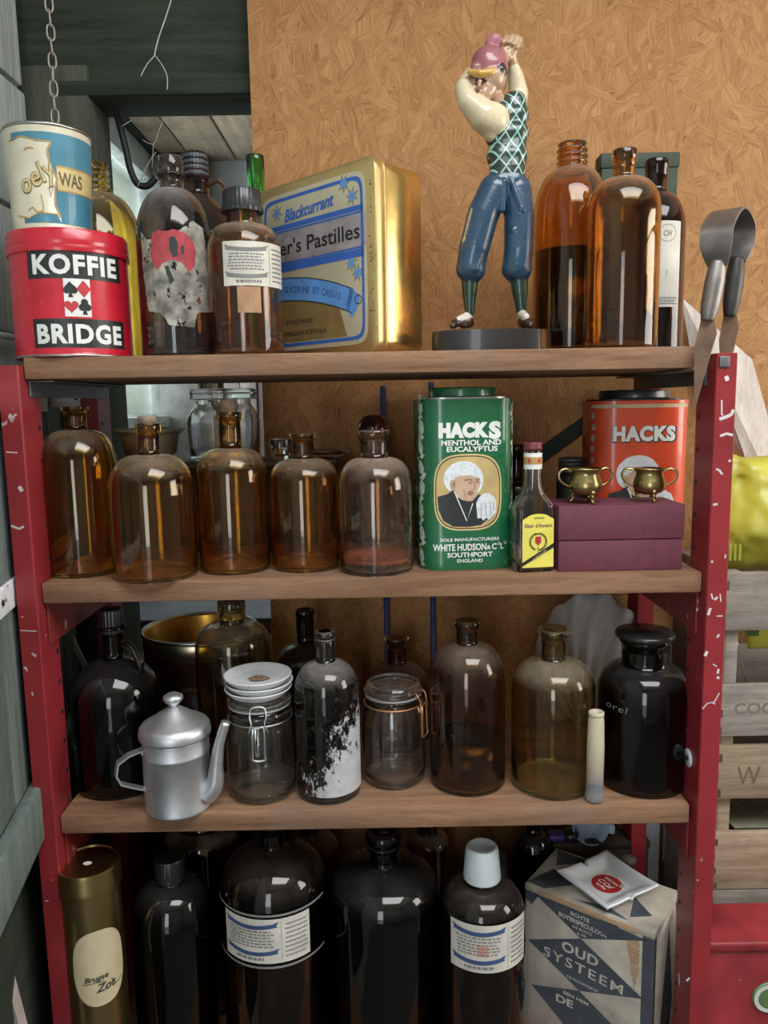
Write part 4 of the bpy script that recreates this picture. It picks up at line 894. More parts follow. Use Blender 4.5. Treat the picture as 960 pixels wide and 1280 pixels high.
def portrait(f, t, cx, cy_, s, step, bgd=True, half=False):
    """printed oval: white-haired old man coughing into a handkerchief; s = half height"""
    P2 = lambda pts: [(cx+x*s, cy_+y*s) for x, y in pts]
    if bgd:
        decal('oval_frame', [ell(cx, cy_, s*.93, s*1.04, 56, 3.2)], f, M['straw'], t, .0003, step)
        decal('oval_line', [ring(cx, cy_, s*.885, s*.995, s*.025, 56, 3.2)], f, M['black_print'], t, .0005, step)
        decal('oval_ground', [ell(cx, cy_, s*.865, s*.975, 56, 3.2)], f, M['buff'], t, .0004, step)
    decal('printed_coat', [poly(P2([(-.83, -.10), (-.55, -.02), (-.38, .10), (-.30, .02), (-.05, -.22), (.10, -.24), (.30, -.05), (.55, -.25), (.70, -.62), (.35, -.90), (0, -.94), (-.40, -.92), (-.68, -.75), (-.80, -.45)]))], f, M['coat_print'], t, .0006, step)
    for q_, o_ in ((ell(cx-.42*s, cy_+.38*s, .24*s, .34*s, 24), .0006), (ell(cx+.20*s, cy_+.34*s, .22*s, .36*s, 24), .0007), (ell(cx-.12*s, cy_+.52*s, .47*s, .33*s, 30), .00078)):
        decal('printed_hair', [q_], f, M['hair'], t, o_, step)
    decal('printed_face', [poly(P2([(-.40, .22), (-.36, .40), (-.22, .46), (.06, .46), (.30, .40), (.34, .22), (.26, .02), (.14, -.22), (-.02, -.24), (-.24, -.14), (-.34, 0)])), ], f, M['skin_print'], t, .0009, step)
    decal('printed_ear', [ell(cx-.42*s, cy_+.22*s, .075*s, .15*s, 18)], f, M['skin_print'], t, .0009, step)
    decal('printed_shirt', [band(P2([(-.36, .04), (-.28, -.08), (-.10, -.18)]), .07*s), band(P2([(-.34, -.04), (-.03, -.78), (.13, -.30)]), .03*s)], f, M['white_print'], t, .0008, step)
    decal('printed_features', [band(P2([(-.10, .33), (.03, .355), (.12, .33)]), .05*s), band(P2([(.20, .33), (.32, .35)]), .05*s), ell(cx+.06*s, cy_+.265*s, .055*s, .022*s, 14), ell(cx+.255*s, cy_+.275*s, .05*s, .022*s, 14), band(P2([(.15, .30), (.20, .10), (.12, .06)]), .025*s), ell(cx+.07*s, cy_-.015*s, .085*s, .07*s, 18), band(P2([(-.12, .12), (-.10, -.02), (-.06, -.14)]), .018*s), band(P2([(-.44, .29), (-.40, .22), (-.44, .15)]), .02*s)], f, M['skin_shade'], t, .0011, step)
    decal('printed_handkerchief', [poly(P2([(.22, -.30), (.30, -.14), (.42, -.04), (.56, -.03), (.70, -.12), (.78, -.30), (.76, -.58), (.66, -.66), (.58, -.76), (.50, -.70), (.42, -.78), (.36, -.70), (.26, -.72), (.24, -.52)]))], f, M['hair'], t, .0010, step)
    decal('handkerchief_lines', [band(P2([(.36, -.32), (.36, -.66)]), .014*s), band(P2([(.48, -.28), (.50, -.66)]), .014*s), band(P2([(.60, -.26), (.64, -.62)]), .014*s), band(P2([(.68, -.26), (.72, -.50)]), .012*s)], f, M['ink_grey'], t, .0012, step)
Yg = 1.068
t, w, h, path, k = hard_tin('square_tin', 'tall green round-cornered tin with white lettering and an oval portrait of an old man', 577.5, Yg, Z2, 120, 499, M['tin_green'], R(5))
obj('neck', loft_section(bmesh.new(), [(x*.90, y*.90) for x, y in path], h, h+.0025), M['tin_edge'], t, smooth='auto')
bm = lathe([(0, h+.0025), (42*k, h+.0025), (43.5*k, h+.004), (43.5*k, h+.012), (43*k, h+.0145), (41*k, h+.0155), (40*k, h+.014), (0, h+.014)], 56); obj('lid', bm, M['tin_green'], t, smooth='auto')
f = on_path(path); sp = w*.03; zy = lambda y: at(577, y, Yg-w*.43).z-Z2; ux = lambda x: (x-589)*k
def spaced(s, cx, cy_, h_, w_, b): return txt(s, cx, cy_, h_, w_, b)
decal('lettering', [txt('HACK', ux(581.5), zy(537.5), 19*k, 63*k, .085, spacing=1.12), txt('S', ux(620.5), zy(538), 22*k, 15.5*k, .065), txt('MENTHOL AND', ux(591), zy(553.5), 7.0*k, 75*k, .03), txt('EUCALYPTUS', ux(592), zy(561.5), 6.8*k, 64*k, .03),
                    txt('SOLE MANUFACTURERS', ux(589), zy(674.5), 4.2*k, 75*k, .02), txt('WHITE HUDSON', ux(576), zy(684), 9.0*k, 68*k, .03), txt('&', ux(613), zy(685), 5.5*k, 5*k, .02), txt('C', ux(620), zy(684), 8*k, 6*k, .03), txt('O', ux(626), zy(681), 3.6*k, 4*k, .02), txt('L', ux(630.5), zy(684), 8*k, 4.5*k, .03), txt('TD', ux(635.5), zy(681), 3.6*k, 6*k, .02),
                    txt('SOUTHPORT', ux(589), zy(693.5), 6.4*k, 58*k, .03), txt('ENGLAND', ux(589), zy(701), 4.6*k, 33*k, .02)], f, M['white_print'], t, .0005, sp)
portrait(f, t, ux(586.5), zy(616), (zy(569)-zy(663))/2*.98, sp)
sh = []; y = 512; xl = -.41*w-.035
sweets = []
rnd = random.Random(3)
for side in (-1, 1):
    yy = 508
    while yy < 700:
        a = side*w*.555 + rnd.uniform(-.002, .002); zc = zy(yy); L = .010
        for q in (0,):
            ang_ = R(90+rnd.uniform(-35, 35)); c, s_ = math.cos(ang_), math.sin(ang_)
            loc = lambda x, y_: (a+x*c-y_*s_, zc+x*s_+y_*c)
            sweets += [poly([loc(*p) for p in [(-.010, 0.002), (-.014, .006), (-.017, .001), (-.014, -.006), (-.010, -.002), (-.006, -.0065), (.006, -.0065), (.010, -.002), (.014, -.006), (.017, .001), (.014, .006), (.010, .002), (.006, .0065), (-.006, .0065)]])]
        yy += 27+rnd.uniform(-3, 3)
decal('wrapped_sweets_print', sweets, f, plain('pale_green_white_print', (.50, .56, .46), .6, var=.5, vscale=260), t, .0005, sp)
# orange tin at the back
Yo = 1.165; kx = mpp(Yo-.05, Z2+.12)
t, w, h, path, k = hard_tin('square_tin', 'orange-red round-cornered tin with a black lid, standing behind the maroon box', 789.5, Yo, Z2, 119, 501, M['tin_orange'], R(-3))
obj('neck', loft_section(bmesh.new(), [(x*.93, y*.93) for x, y in path], h, h+.0025), M['steel_dark'], t, smooth='auto')
obj('lid', lathe([(0, h+.0025), (42*k, h+.0025), (44*k, h+.004), (44*k, h+.012), (43*k, h+.0148), (41*k, h+.0155), (39*k, h+.0135), (0, h+.0135)], 56), M['bakelite'], t, smooth='auto')
f = on_path(path); sp = w*.03; zy = lambda y: at(790, y, Yo-w*.43).z-Z2; ux = lambda x: (x-793)*k
decal('cream_edge', [rect(-w*.62, zy(510), w*.62, zy(504))], f, plain('cream_edge_print', (.58, .50, .34), .5), t, .0003, sp)
decal('edge_ticks', [rect(-w*.6+i*.0035, zy(509.5), -w*.6+i*.0035+.0012, zy(504.5)) for i in range(int(1.2*w/.0035))], f, M['gold_line'], t, .0005, sp)
decal('lettering_shadow', [txt('HACKS', ux(793.8), zy(542.6), 20.5*k, 79*k, .09, spacing=1.10)], f, M['ink'], t, .0004, sp)
decal('lettering', [txt('HACKS', ux(793), zy(542), 19*k, 76*k, .06, spacing=1.12)], f, M['white_print'], t, .0006, sp)
portrait(f, t, ux(793), zy(612), .058, sp, False)
decal('wrapped_sweets_print', [ell(s_*w*.56+random.uniform(-.002, .002), zy(520+14*i), .006, .0055, 9) for s_ in (-1, 1) for i in range(12)], f, plain('pale_print', (.46, .36, .28), .6, var=.6, vscale=300), t, .0005, sp)

# maroon card box with its lid
Yb = atz(776, 714, Z2).y; k = mpp(Yb, Z2+.05); Xb = at(776, 700, Yb).x; wq = 158*k; hq = at(776, 632, Yb).z-Z2; hs = at(776, 675, Yb).z-Z2
t = thing('card_box', 'maroon cloth-covered card box with a deep lid, carrying two small brass cauldrons', 'box', (Xb, Yb, Z2+.0003), R(.5))
M['maroon'] = plain('maroon_cloth', (.135, .032, .050), .7, var=.2, vscale=60, bmp=.25, bscale=700)
M['maroon_edge'] = M['maroon']
boxo('tray', (-wq/2+.001, .0015, 0), (wq/2-.001, .079, hs-.0004), M['maroon'], t, bevel=.0012); boxo('lid', (-wq/2, 0, hs+.0004), (wq/2, .081, hq), M['maroon'], t, bevel=.0014)
M['brass'] = plain('old_brass', (.42, .33, .14), .30, 1.0, var=.25, vscale=40, bmp=.1, bscale=60)
for n_, (cx, Y) in enumerate(((731.5, Yb+.028), (811.5, Yb+.033))):
    k = mpp(Y, 1.37); z0 = Z2+hq+.0006; X = at(cx, 610, Y).x
    t = thing('brass_cauldron', ('small brass cauldron on three feet standing on the left end of the maroon box', 'small brass cauldron on three feet standing on the right half of the maroon box')[n_], 'pot', (X, Y, z0), R((4, -12)[n_]), 'brass cauldrons on the maroon box')
    hz = at(cx, 585, Y).z-z0; s = hz/.052
    pr = [(0, .011), (.010, .0115), (.018, .015), (.0228, .021), (.0238, .027), (.0222, .034), (.0195, .041), (.0190, .046), (.0225, .0505), (.0232, .052), (.0222, .052), (.0178, .046), (.0185, .040), (.0215, .031), (.0215, .022), (.012, .0135), (0, .013)]
    obj('body', lathe([(r*s*1.04, z*s) for r, z in pr], 48), M['brass'], t)
    for s_ in (-1, 1):
        obj('handle', tube([(s_*.020*s, 0, .047*s), (s_*.030*s, 0, .0515*s), (s_*.039*s, 0, .047*s), (s_*.040*s, 0, .038*s), (s_*.034*s, 0, .030*s), (s_*.0235*s, 0, .024*s)], [.0022*s, .0026*s, .0026*s, .0024*s, .0022*s, .0018*s], 8, flat=.7), M['brass'], t)
    for q in (-90, 40, 140):
        a = R(q+15); c, s2 = math.cos(a), math.sin(a)
        obj('foot', tube([(c*.012*s, s2*.012*s, .017*s), (c*.019*s, s2*.019*s, .012*s), (c*.018*s, s2*.018*s, .006*s), (c*.0215*s, s2*.0215*s, .0018*s)], [.0035*s, .003*s, .0022*s, .0026*s], 8), M['brass'], t)
        obj('boss', lathe([(0, -.001), (.0045*s, 0), (.003*s, .0025*s), (0, .003*s)], 14), M['brass'], t, (c*.0205*s, s2*.0205*s, .0175*s), (0, R(75), a))

# clear liqueur bottle with a yellow label
Yl = atz(665, 716, Z2).y+.018; k = mpp(Yl, Z2+.08); X = at(665, 680, Yl).x
t = thing('liqueur_bottle', 'empty clear square liqueur bottle with a yellow label and a red rim', 'bottle', (X, Yl, Z2+.0003), R(8))
zb_ = lambda y: at(665, y, Yl).z-Z2
def lofted(levels, kk=6):
    bm = bmesh.new(); prev = None
    for (w_, d_, r_, z) in levels:
        rg = [bm.verts.new((x, y, z)) for x, y in rrect(w_, d_, min(r_, w_/2-.0001, d_/2-.0001), kk)]
        if prev is None: bm.faces.new(list(reversed(rg)))
        else:
            n = len(rg)
            for i in range(n): bm.faces.new((prev[i], prev[(i+1) % n], rg[(i+1) % n], rg[i]))
        prev = rg
    bm.faces.new(prev); return bm
wq, dq, nk = 52*k, 34*k, 22*k
sh_, nb = zb_(632), zb_(608); top = zb_(558)
lv = [(wq*.86, dq*.86, .007, .0), (wq*.9, dq*.9, .008, .002), (wq*.90, dq*.90, .008, .008), (wq*.98, dq, .008, .014), (wq, dq, .008, .02), (wq, dq, .008, sh_-.006), (wq*.96, dq*.96, .010, sh_+.001), (wq*.62, dq*.74, .012, (sh_+nb)/2+.002), (nk*1.12, nk*1.1, nk*.54, nb), (nk*1.0, nk*1.0, nk*.49, nb+.012), (nk*.98, nk*.98, nk*.48, top)]
tl = .0026
inn = [(max(.010, a-2*tl), max(.010, b-2*tl), min(c, max(.010, a-2*tl)/2*.98), z) for a, b, c, z in reversed(lv[3:])]; inn[-1] = (wq*.9, dq*.8, .007, .012)
obj('body', lofted(lv+inn), G['clear'], t, smooth='auto')
obj('rim', lathe([(nk*.36, top-.004), (nk*.5, top-.006), (nk*.53, top-.002), (nk*.50, top+.001), (nk*.52, top+.004), (nk*.50, top+.0055), (nk*.36, top+.0055)], 30), plain('dark_red_rim', (.16, .03, .035), .4), t)
nf = on_cyl(nk*.505, 0); nl = decal('neck_label', [rect(-nk*.8, zb_(586), nk*.8, zb_(566))], nf, M['white_print'], t, .0004, .002)
decal('neck_print', [rect(-nk*.8, zb_(580), nk*.8, zb_(571)), ], nf, M['gold_line'], nl, .0007, .002); decal('neck_print_dark', [ell(-nk*.35, zb_(575.5), .002, .003, 10), ell(nk*.2, zb_(575.5), .0025, .003, 10)], nf, M['print_red'], nl, .0009, .002)
f = on_plane((0, -dq/2, 0), (1, 0, 0), (0, 0, 1)); lw = 40*k/2; y0, y1 = zb_(706), zb_(641); c = .002
yl = decal('label', [poly([(c-lw, y0), (c+lw, y0), (c+lw, y1-.007), (c+lw*.88, y1-.005)]+[(c+lw*.74*math.cos(R(q)), y1-.005+.0058*math.sin(R(q))) for q in range(0, 181, 20)]+[(c-lw*.88, y1-.005), (c-lw, y1-.007)])], f, plain('yellow_label', (.70, .62, .10), .6, var=.1), t, .0004)
my = (y0+y1)/2
decal('crest_print', [band([(c+.011*math.cos(R(q)), my-.001+.011*math.sin(R(q))) for q in range(100, 265, 15)], .0028), band([(c+.011*math.cos(R(q)), my-.001+.011*math.sin(R(q))) for q in range(-85, 85, 15)], .0028), rect(c-.006, y1-.0055, c+.008, y1-.004), rect(c-.005, my+.0085, c+.005, my+.0105), band([(c, my-.008), (c, my-.018)], .001)], f, plain('olive_brown_print', (.16, .13, .03), .6), yl, .0007)
decal('red_shield', [poly([(c-.004, my+.006), (c+.004, my+.006), (c+.004, my-.002), (c, my-.006), (c-.004, my-.002)])], f, M['print_red'], yl, .0008)
decal('purple_lettering', [txt('Elixir d\'Anvers', c, y1-.0145, .0052, lw*1.75, .02)], f, plain('purple_print', (.20, .04, .12), .6), yl, .0008)
decal('black_sash', [poly([(c-lw, y0+.002), (c+lw, y0+.026), (c+lw, y0+.032), (c-lw, y0+.007)])], f, M['black_print'], yl, .0009)
decal('sash_lettering', [txt('DE BEUKELAER', c+.002, y0+.0166, .003, lw*1.0, 0, 0, 34)], f, M['straw'], yl, .0011)

# dark riser box at the back of the second shelf, with the things standing on it
zr = at(300, 577, 1.165).z
xa, xb = at(166, 600, 1.21).x, at(420, 600, 1.21).x
t = thing('riser_box', 'low dark wooden box along the back of the second shelf behind the corked bottles', 'box', ((xa+xb)/2, 1.215, Z2+.0003)); hw = (xb-xa)/2; hr = zr-Z2
boxo('front', (-hw, -.045, 0), (hw, -.035, hr-.008), M['riser'], t); boxo('back', (-hw, .035, 0), (hw, .045, hr-.008), M['riser'], t)
boxo('side', (-hw, -.035, 0), (-hw+.01, .035, hr-.008), M['riser'], t); boxo('side', (hw-.01, -.035, 0), (hw, .035, hr-.008), M['riser'], t)
boxo('top', (-hw-.003, -.05, hr-.008), (hw+.003, .05, hr), plain('grey_riser_top', (.11, .105, .095), .7, var=.3), t)
zr += .0004
k = mpp(1.215, 1.42); X = at(281, 540, 1.215).x; hj = at(281, 500, 1.215).z-zr
t = thing('glass_jar', 'square-shouldered clear glass preserving jar with a glass lid, behind the tall-corked bottle', 'jar', (X, 1.215, zr))
ws = 80*k
lv = [(ws*.86, ws*.86, .02, 0), (ws*.96, ws*.96, .02, .004), (ws*.98, ws*.98, .02, .02), (ws, ws, .02, hj*.62), (ws*.98, ws*.98, .022, hj*.72), (ws*.90, ws*.90, .035, hj*.86), (ws*.84, ws*.84, ws*.415, hj*.93), (ws*.84, ws*.84, ws*.415, hj)]
inn = [(a-.007, b-.007, min(c, (a-.007)/2*.98), z+.0) for a, b, c, z in reversed(lv[1:])]; inn[-1] = (ws*.84, ws*.84, .018, .008)
obj('body', lofted(lv+inn, 8), G['clear'], t, smooth='auto')
rl = 41*k; obj('lid', lathe([(0, hj+.0005), (rl*.92, hj+.0005), (rl, hj+.002), (rl, hj+.006), (rl*.97, hj+.0075), (rl, hj+.009), (rl, hj+.0145), (rl*.95, hj+.017), (rl*.8, hj+.017), (rl*.78, hj+.013), (0, hj+.012)], 48), G['clear'], t)
decal('embossed_oval', [ring(ws*.28, hj*.48, .012, .018, .0012), txt('VEKO', ws*.28, hj*.52, .005, .014)], on_plane((0, -ws/2, 0), (1, 0, 0), (0, 0, 1)), G['clear'], t, .0005)
X = at(185, 555, 1.20).x; k = mpp(1.2, 1.42); hb = at(185, 536, 1.2).z-zr; rb = 45*k
t = thing('bowl', 'ribbed beige bowl with a wide flared rim, behind the short-corked bottle', 'bowl', (X, 1.212, zr))
pr = [(0, .002), (rb*.55, .002), (rb*.58, 0), (rb*.60, .003)]
for i in range(9): z = .006+(hb-.016)*i/8; pr += [(rb*(.62+.14*i/8)+.0012, z), (rb*(.63+.14*i/8)-.0012, z+(hb-.016)/16)]
pr += [(rb*.82, hb-.009), (rb*.93, hb-.004), (rb, hb), (rb*.97, hb), (rb*.80, hb-.010), (rb*.7, .012), (0, .008)]
obj('body', lathe(pr, 56), plain('beige_stoneware', (.40, .35, .24), .5, var=.2), t)
X = at(351, 565, 1.20).x; hg = at(351, 549, 1.2).z-zr
t = thing('drinking_glass', 'small clear drinking glass on the dark riser box, left of the olive bottle neck', 'glass', (X, 1.20, zr))
t['label'] = 'small clear tumbler standing on the riser box behind the open brown bottle'
obj('body', lathe([(0, .001), (.013, 0), (.0135, .002), (.0165, hg-.001), (.016, hg), (.015, hg-.001), (.012, .006), (0, .005)], 36), G['clear'], t)
X = at(405, 567, 1.21).x; hg = at(405, 566, 1.21).z-zr
t = thing('glass_dish', 'shallow dusty glass dish on the riser box behind the two open bottles', 'dish', (X, 1.215, zr))
obj('body', lathe([(0, .001), (.025, 0), (.030, .003), (.042, max(.012, hg)-.001), (.041, max(.012, hg)), (.028, .006), (0, .005)], 40), G['clear'], t)
# stack of grey metal discs beside the orange tin
X = at(717, 580, 1.16).x; zz = at(717, 592, 1.16).z
t = thing('metal_canister', 'dark canister with a stack of grey ring lids, behind the left brass cauldron', 'canister', (X, 1.17, Z2+.0003))
obj('body', lathe([(0, 0), (.022, 0), (.023, .003), (.023, zz-Z2-.004), (.020, zz-Z2), (0, zz-Z2)], 32), M['steel_dark'], t)
for i in range(4): z = zz-Z2+.0003+.0058*i; obj('ring_lid', lathe([(0, z), (.019, z), (.0205, z+.002), (.0205, z+.0042), (.018, z+.0055), (0, z+.0055)], 32), M['zinc'], t)
# blue pipes standing against the board behind the rack
for n_, (px, y) in enumerate(((479, 478), (539, 466))):
    t = thing('blue_pipe', ('thin blue pipe standing against the board behind the pinkish bottle', 'thin blue pipe standing against the board behind the green tin')[n_], 'pipe', (at(px, 520, 1.305).x, 1.306, 0), 0, 'blue pipes behind the rack')
    obj('pipe', lathe([(.0035, 0), (.0048, 0), (.0048, (1.53, 1.535)[n_]), (.0035, (1.53, 1.535)[n_])], 16), plain('blue_plastic', (.035, .06, .20), .4), t)
# dark bar imitating the diagonal shadow on the board behind the second shelf
a, b = at(655, 585, 1.30), at(745, 520, 1.30); d = (b-a); L = d.length
t = thing('diagonal_shadow_bar', 'dark bar standing in for a diagonal shadow on the board behind the orange tin', 'shadow bar', (a+b)/2, rot=(0, -math.atan2(d.z, d.x), 0))
boxo('bar', (-L*.7, -.006, -.012), (L*.9, .006, .012), M['dark_wood'], t)
# ---------------------------------------------------------------- third shelf
M['alu'] = plain('dull_aluminium', (.62, .63, .65), .46, .92, var=.14, vscale=25, bmp=.12, bscale=90)
cx, Y, zs, r = place(181, 263, 2, yb=1026)
X = at(cx, 970, Y).x; k = mpp(Y, zs+.06)
t = thing('coffee_pot', 'dull aluminium coffee pot with a domed lid, angular handle and curved spout', 'coffee pot', (X, Y, zs+.0003))
zy = lambda y: at(cx, y, Y).z-zs
hb_, r = zy(918), 41*k
obj('body', lathe([(0, .003), (r*.96, .002), (r, 0), (r*1.015, .0025), (r, .005), (r*.99, hb_*.77), (r*1.0, hb_*.775), (r*1.012, hb_*.785), (r*1.0, hb_*.80), (r*.985, hb_*.98), (r*.985, hb_), (r*.95, hb_), (r*.95, .006), (0, .006)], 64), M['alu'], t)
z1 = hb_+.0006; hl = zy(872)-hb_
bm = lathe([(r*.90, z1-.005), (r*.93, z1), (r*1.06, z1), (r*1.075, z1+.003), (r*1.06, z1+.008), (r*1.045, z1+.012), (r*.98, z1+.016), (r*.90, z1+.0185), (r*.72, z1+.0225), (r*.50, z1+.0295), (r*.30, z1+.0355), (r*.20, z1+.039), (0, z1+.040)], 64)
lid = obj('lid', bm, M['alu'], t)
obj('knob', lathe([(0, z1+.0385), (.006, z1+.0385), (.0055, z1+.042), (.0105, z1+.046), (.0135, z1+.050), (.013, z1+.0545), (.008, z1+.0575), (0, z1+.0585)], 32), M['alu'], lid)
hx = lambda x: (x-cx)*k
def strip_bar(pts, w, th_, name, m, par, yoff=0):
    bm = bmesh.new(); n = len(pts)
    vs = []
    for i, (x, z) in enumerate(pts):
        a = pts[max(0, i-1)]; b = pts[min(n-1, i+1)]; dx, dz = b[0]-a[0], b[1]-a[1]; l = math.hypot(dx, dz); nx, nz = -dz/l*th_/2, dx/l*th_/2
        vs.append([bm.verts.new((x+nx, yoff-w/2, z+nz)), bm.verts.new((x+nx, yoff+w/2, z+nz)), bm.verts.new((x-nx, yoff+w/2, z-nz)), bm.verts.new((x-nx, yoff-w/2, z-nz))])
    for A, Bq in zip(vs, vs[1:]):
        for q in range(4): bm.faces.new((A[q], A[(q+1) % 4], Bq[(q+1) % 4], Bq[q]))
    bm.faces.new(list(reversed(vs[0]))); bm.faces.new(vs[-1]); bmesh.ops.recalc_face_normals(bm, faces=bm.faces[:])
    return obj(name, bm, m, par, smooth=False)
pts = [(-r*.985, zy(928)), (hx(165), zy(931)), (hx(152), zy(938)), (hx(149), zy(952)), (hx(154), zy(963)), (hx(168), zy(970)), (-r*.985, zy(976))]
h = strip_bar([(x, z) for x, z in pts], .013, .0022, 'handle', M['alu'], t)
h.rotation_euler = (0, 0, R(28))
for z in (zy(933), zy(976)): obj('rivet', lathe([(0, -.0012), (.0035, -.001), (.003, .0012), (0, .0018)], 14), M['alu'], h, (-r*.998, 0, z), (0, R(-90), 0))
sp_ = tube([(r*.93, 0, zy(988)), (r+.010, 0, zy(975)), (r+.0145, 0, zy(950)), (r+.020, 0, zy(925)), (r+.031, 0, zy(897))], [.016, .0125, .009, .007, .006], 16, 6)
o = obj('spout', sp_, M['alu'], t); o.rotation_euler = (0, 0, R(-14))

M['wire'] = plain('clip_wire', (.55, .56, .58), .3, 1.0); M['wire_rust'] = plain('rusty_clip_wire', (.50, .27, .15), .45, .9); M['rubber'] = plain('grey_rubber', (.32, .33, .32), .6)
def clip_jar(label, x0, x1, ytop, yneck, yb, wrot, wire, lidtop):
    cx, Y, zs, r = place(x0, x1, 2, yb=yb); k = mpp(Y, zs+.08); X = at(cx, yb-60, Y).x
    t = thing('clip_jar', label, 'jar', (X, Y, zs+.0003), -math.atan2(X, Y), 'clip-top glass jars')
    zn = at(cx, yneck, Y).z-zs; zl = at(cx, ytop, Y).z-zs; rn = r*.88; tg = .0035
    pr = [(0, .006), (r*.6, .004), (r*.78, 0), (r*.88, .001), (r*.97, .008), (r, .02), (r, zn*.62), (r*.985, zn*.78), (r*.93, zn*.92), (rn*.96, zn), (rn*.95, zn+.006), (rn*1.02, zn+.008), (rn*1.03, zn+.012), (rn*.98, zn+.014), (rn*.98, zl-.006), (rn*.90, zl-.006), (rn*.88, zn), (r*.93-tg, zn*.90), (r-tg, zn*.75), (r-tg, .022), (r*.93, .011), (r*.6, .009), (0, .011)]
    obj('body', lathe(pr, 60), G['clear'], t)
    obj('seal', lathe([(rn*.82, zl-.0057), (rn*1.01, zl-.0057), (rn*1.02, zl-.0042), (rn*1.01, zl-.0027), (rn*.82, zl-.0027)], 48), M['rubber'], t)
    lr = rn*1.0; lt = zl+lidtop
    obj('lid', lathe([(0, zl+.001), (lr*.80, zl+.001), (lr*.82, zl-.0024), (lr*1.02, zl-.0024), (lr*1.05, zl+.001), (lr*1.02, zl+.004), (lr*.98, lt-.006), (lr*.93, lt-.0015), (lr*.86, lt), (lr*.80, lt-.0015), (lr*.76, lt-.005), (0, lt-.006)], 56), G['clear'], t)
    c = obj('clip', tube([(rn*1.045*math.cos(q), rn*1.045*math.sin(q), zn+.003) for q in [2*math.pi*i/24 for i in range(24)]], .0013, 8, 2, True), wire, t)
    tube  # the bail that locks over the front
    a = R(-90+wrot); y_ = -rn*1.10
    bm = tube([(-.010, y_, zn+.004), (-.013, y_-.004, zn-.002), (-.009, y_-.004, zn+.010), (-.011, y_-.001, zn+.019), (-.008, y_+.004, zl+.004), (.008, y_+.004, zl+.004), (.011, y_-.001, zn+.019), (.009, y_-.004, zn+.010), (.013, y_-.004, zn-.002), (.010, y_, zn+.004)], .0013, 8, 4)
    tube([(-.0075, y_-.004, zn+.004), (-.008, y_-.0055, zn-.03), (-.0075, y_-.006, zn-.040), (.0075, y_-.006, zn-.040), (.008, y_-.0055, zn-.03), (.0075, y_-.004, zn+.004), (0, y_-.004, zn+.0045), (-.0075, y_-.004, zn+.004)], .0014, 8, 3, bm=bm)
    tube([(-.004, y_-.004, zn+.003), (-.0045, y_-.005, zn-.034)], .0011, 8, 2, bm=bm)
    o = obj('bail', bm, wire, c, rot=(0, 0, R(wrot)))
    return t, dict(X=X, Y=Y, z=zs, r=r, rn=rn, lt=lt, k=k, cx=cx, zn=zn)
t, d = clip_jar('clip-top glass jar carrying a stack of white saucer-like lids', 284, 371, 874, 896, 1010, -4, M['wire'], .008)
M['enamel'] = plain('white_enamel', (.66, .67, .68), .3, var=.1, coat=.2)
zz = d['z']+.0003+d['lt']+.0004; k = d['k']
for i in range(3):
    rr = 41*k+random.uniform(-.0004, .0004); z = zz+.0088*i
    q = thing('white_lid', ('lowest white enamel lid of the stack on the clip-top jar', 'middle white enamel lid of the stack on the clip-top jar', 'top white enamel lid of the stack, holding a withered brown scrap')[i], 'lid', (d['X']+random.uniform(-.0015, .0015), d['Y'], z), 0, 'white lids stacked on the jar')
    obj('dish', lathe([(0, .0), (rr*.78, 0), (rr*.84, .0018), (rr*.97, .0082), (rr, .0100), (rr*1.015, .0112), (rr*1.0, .0122), (rr*.965, .0112), (rr*.82, .0045), (rr*.7, .003), (0, .003)], 56), M['enamel'], q)
bm = bmesh.new()
for i in range(9):
    a = i*.7; q = bmesh.ops.create_icosphere(bm, subdivisions=1, radius=.0035)
    for v in q['verts']: v.co = Vector((v.co.x*2.3*random.uniform(.7, 1.3)+.011*math.cos(a)*random.uniform(.2, 1), v.co.y*1.2+.007*math.sin(a), abs(v.co.z)*random.uniform(.6, 1.3)))
tag(obj('dried_scrap', bm, plain('withered_brown', (.20, .13, .07), .9, var=.5, vscale=200), loc=(d['X'], d['Y'], zz+.0176+.0032), smooth=False), 'withered brown scrap lying in the top white lid', 'scrap')
t, d = clip_jar('clip-top glass jar with a clear domed lid and a rusty clip hanging open', 453, 532, 862, 878, 991, 62, M['wire_rust'], .013)
decal('embossed_lettering', [txt('frido', -.008, .052, .006, .022, 0, .3, 8)], on_cyl(d['r'], 0), G['clear'], t, .0004, .004)
# yellowed bone cylinder
p = atz(746, 1006, Z3); k = mpp(p.y, Z3+.06); h = at(746, 890, p.y+.01).z-Z3
m_, nt, p_ = newmat('yellowed_bone'); v = coords(nt); gz = nd(nt, 'ShaderNodeSeparateXYZ'); nt.links.new(v, gz.inputs[0])
c = ramp(nt, mth(nt, 'ADD', mth(nt, 'MULTIPLY', gz.outputs[2], 8.0), mth(nt, 'MULTIPLY', noise(nt, v, 30, 5), .35)), [(.16, (.30, .28, .25)), (.34, (.13, .14, .16)), (.48, (.36, .30, .22)), (.9, (.52, .45, .32))])
nt.links.new(c, p_.inputs['Base Color']); p_.inputs['Roughness'].default_value = .6
t = thing('bone_tube', 'narrow yellowed bone tube standing between the olive-brown bottle and the black jar', 'tube', (p.x, p.y+.012, Z3+.0003))
rb = 11.5*k; obj('body', lathe([(0, .002), (rb*.9, 0), (rb*1.05, .004), (rb, .012), (rb*.92, .03), (rb*.95, h*.6), (rb*.86, h*.9), (rb*.78, h-.006)], 28), m_, t)
obj('end', lathe([(rb*.78, h-.006), (rb*.85, h-.005), (rb*.84, h-.001), (rb*.70, h), (rb*.45, h-.001), (rb*.40, h-.012), (0, h-.012)], 28), m_, t)
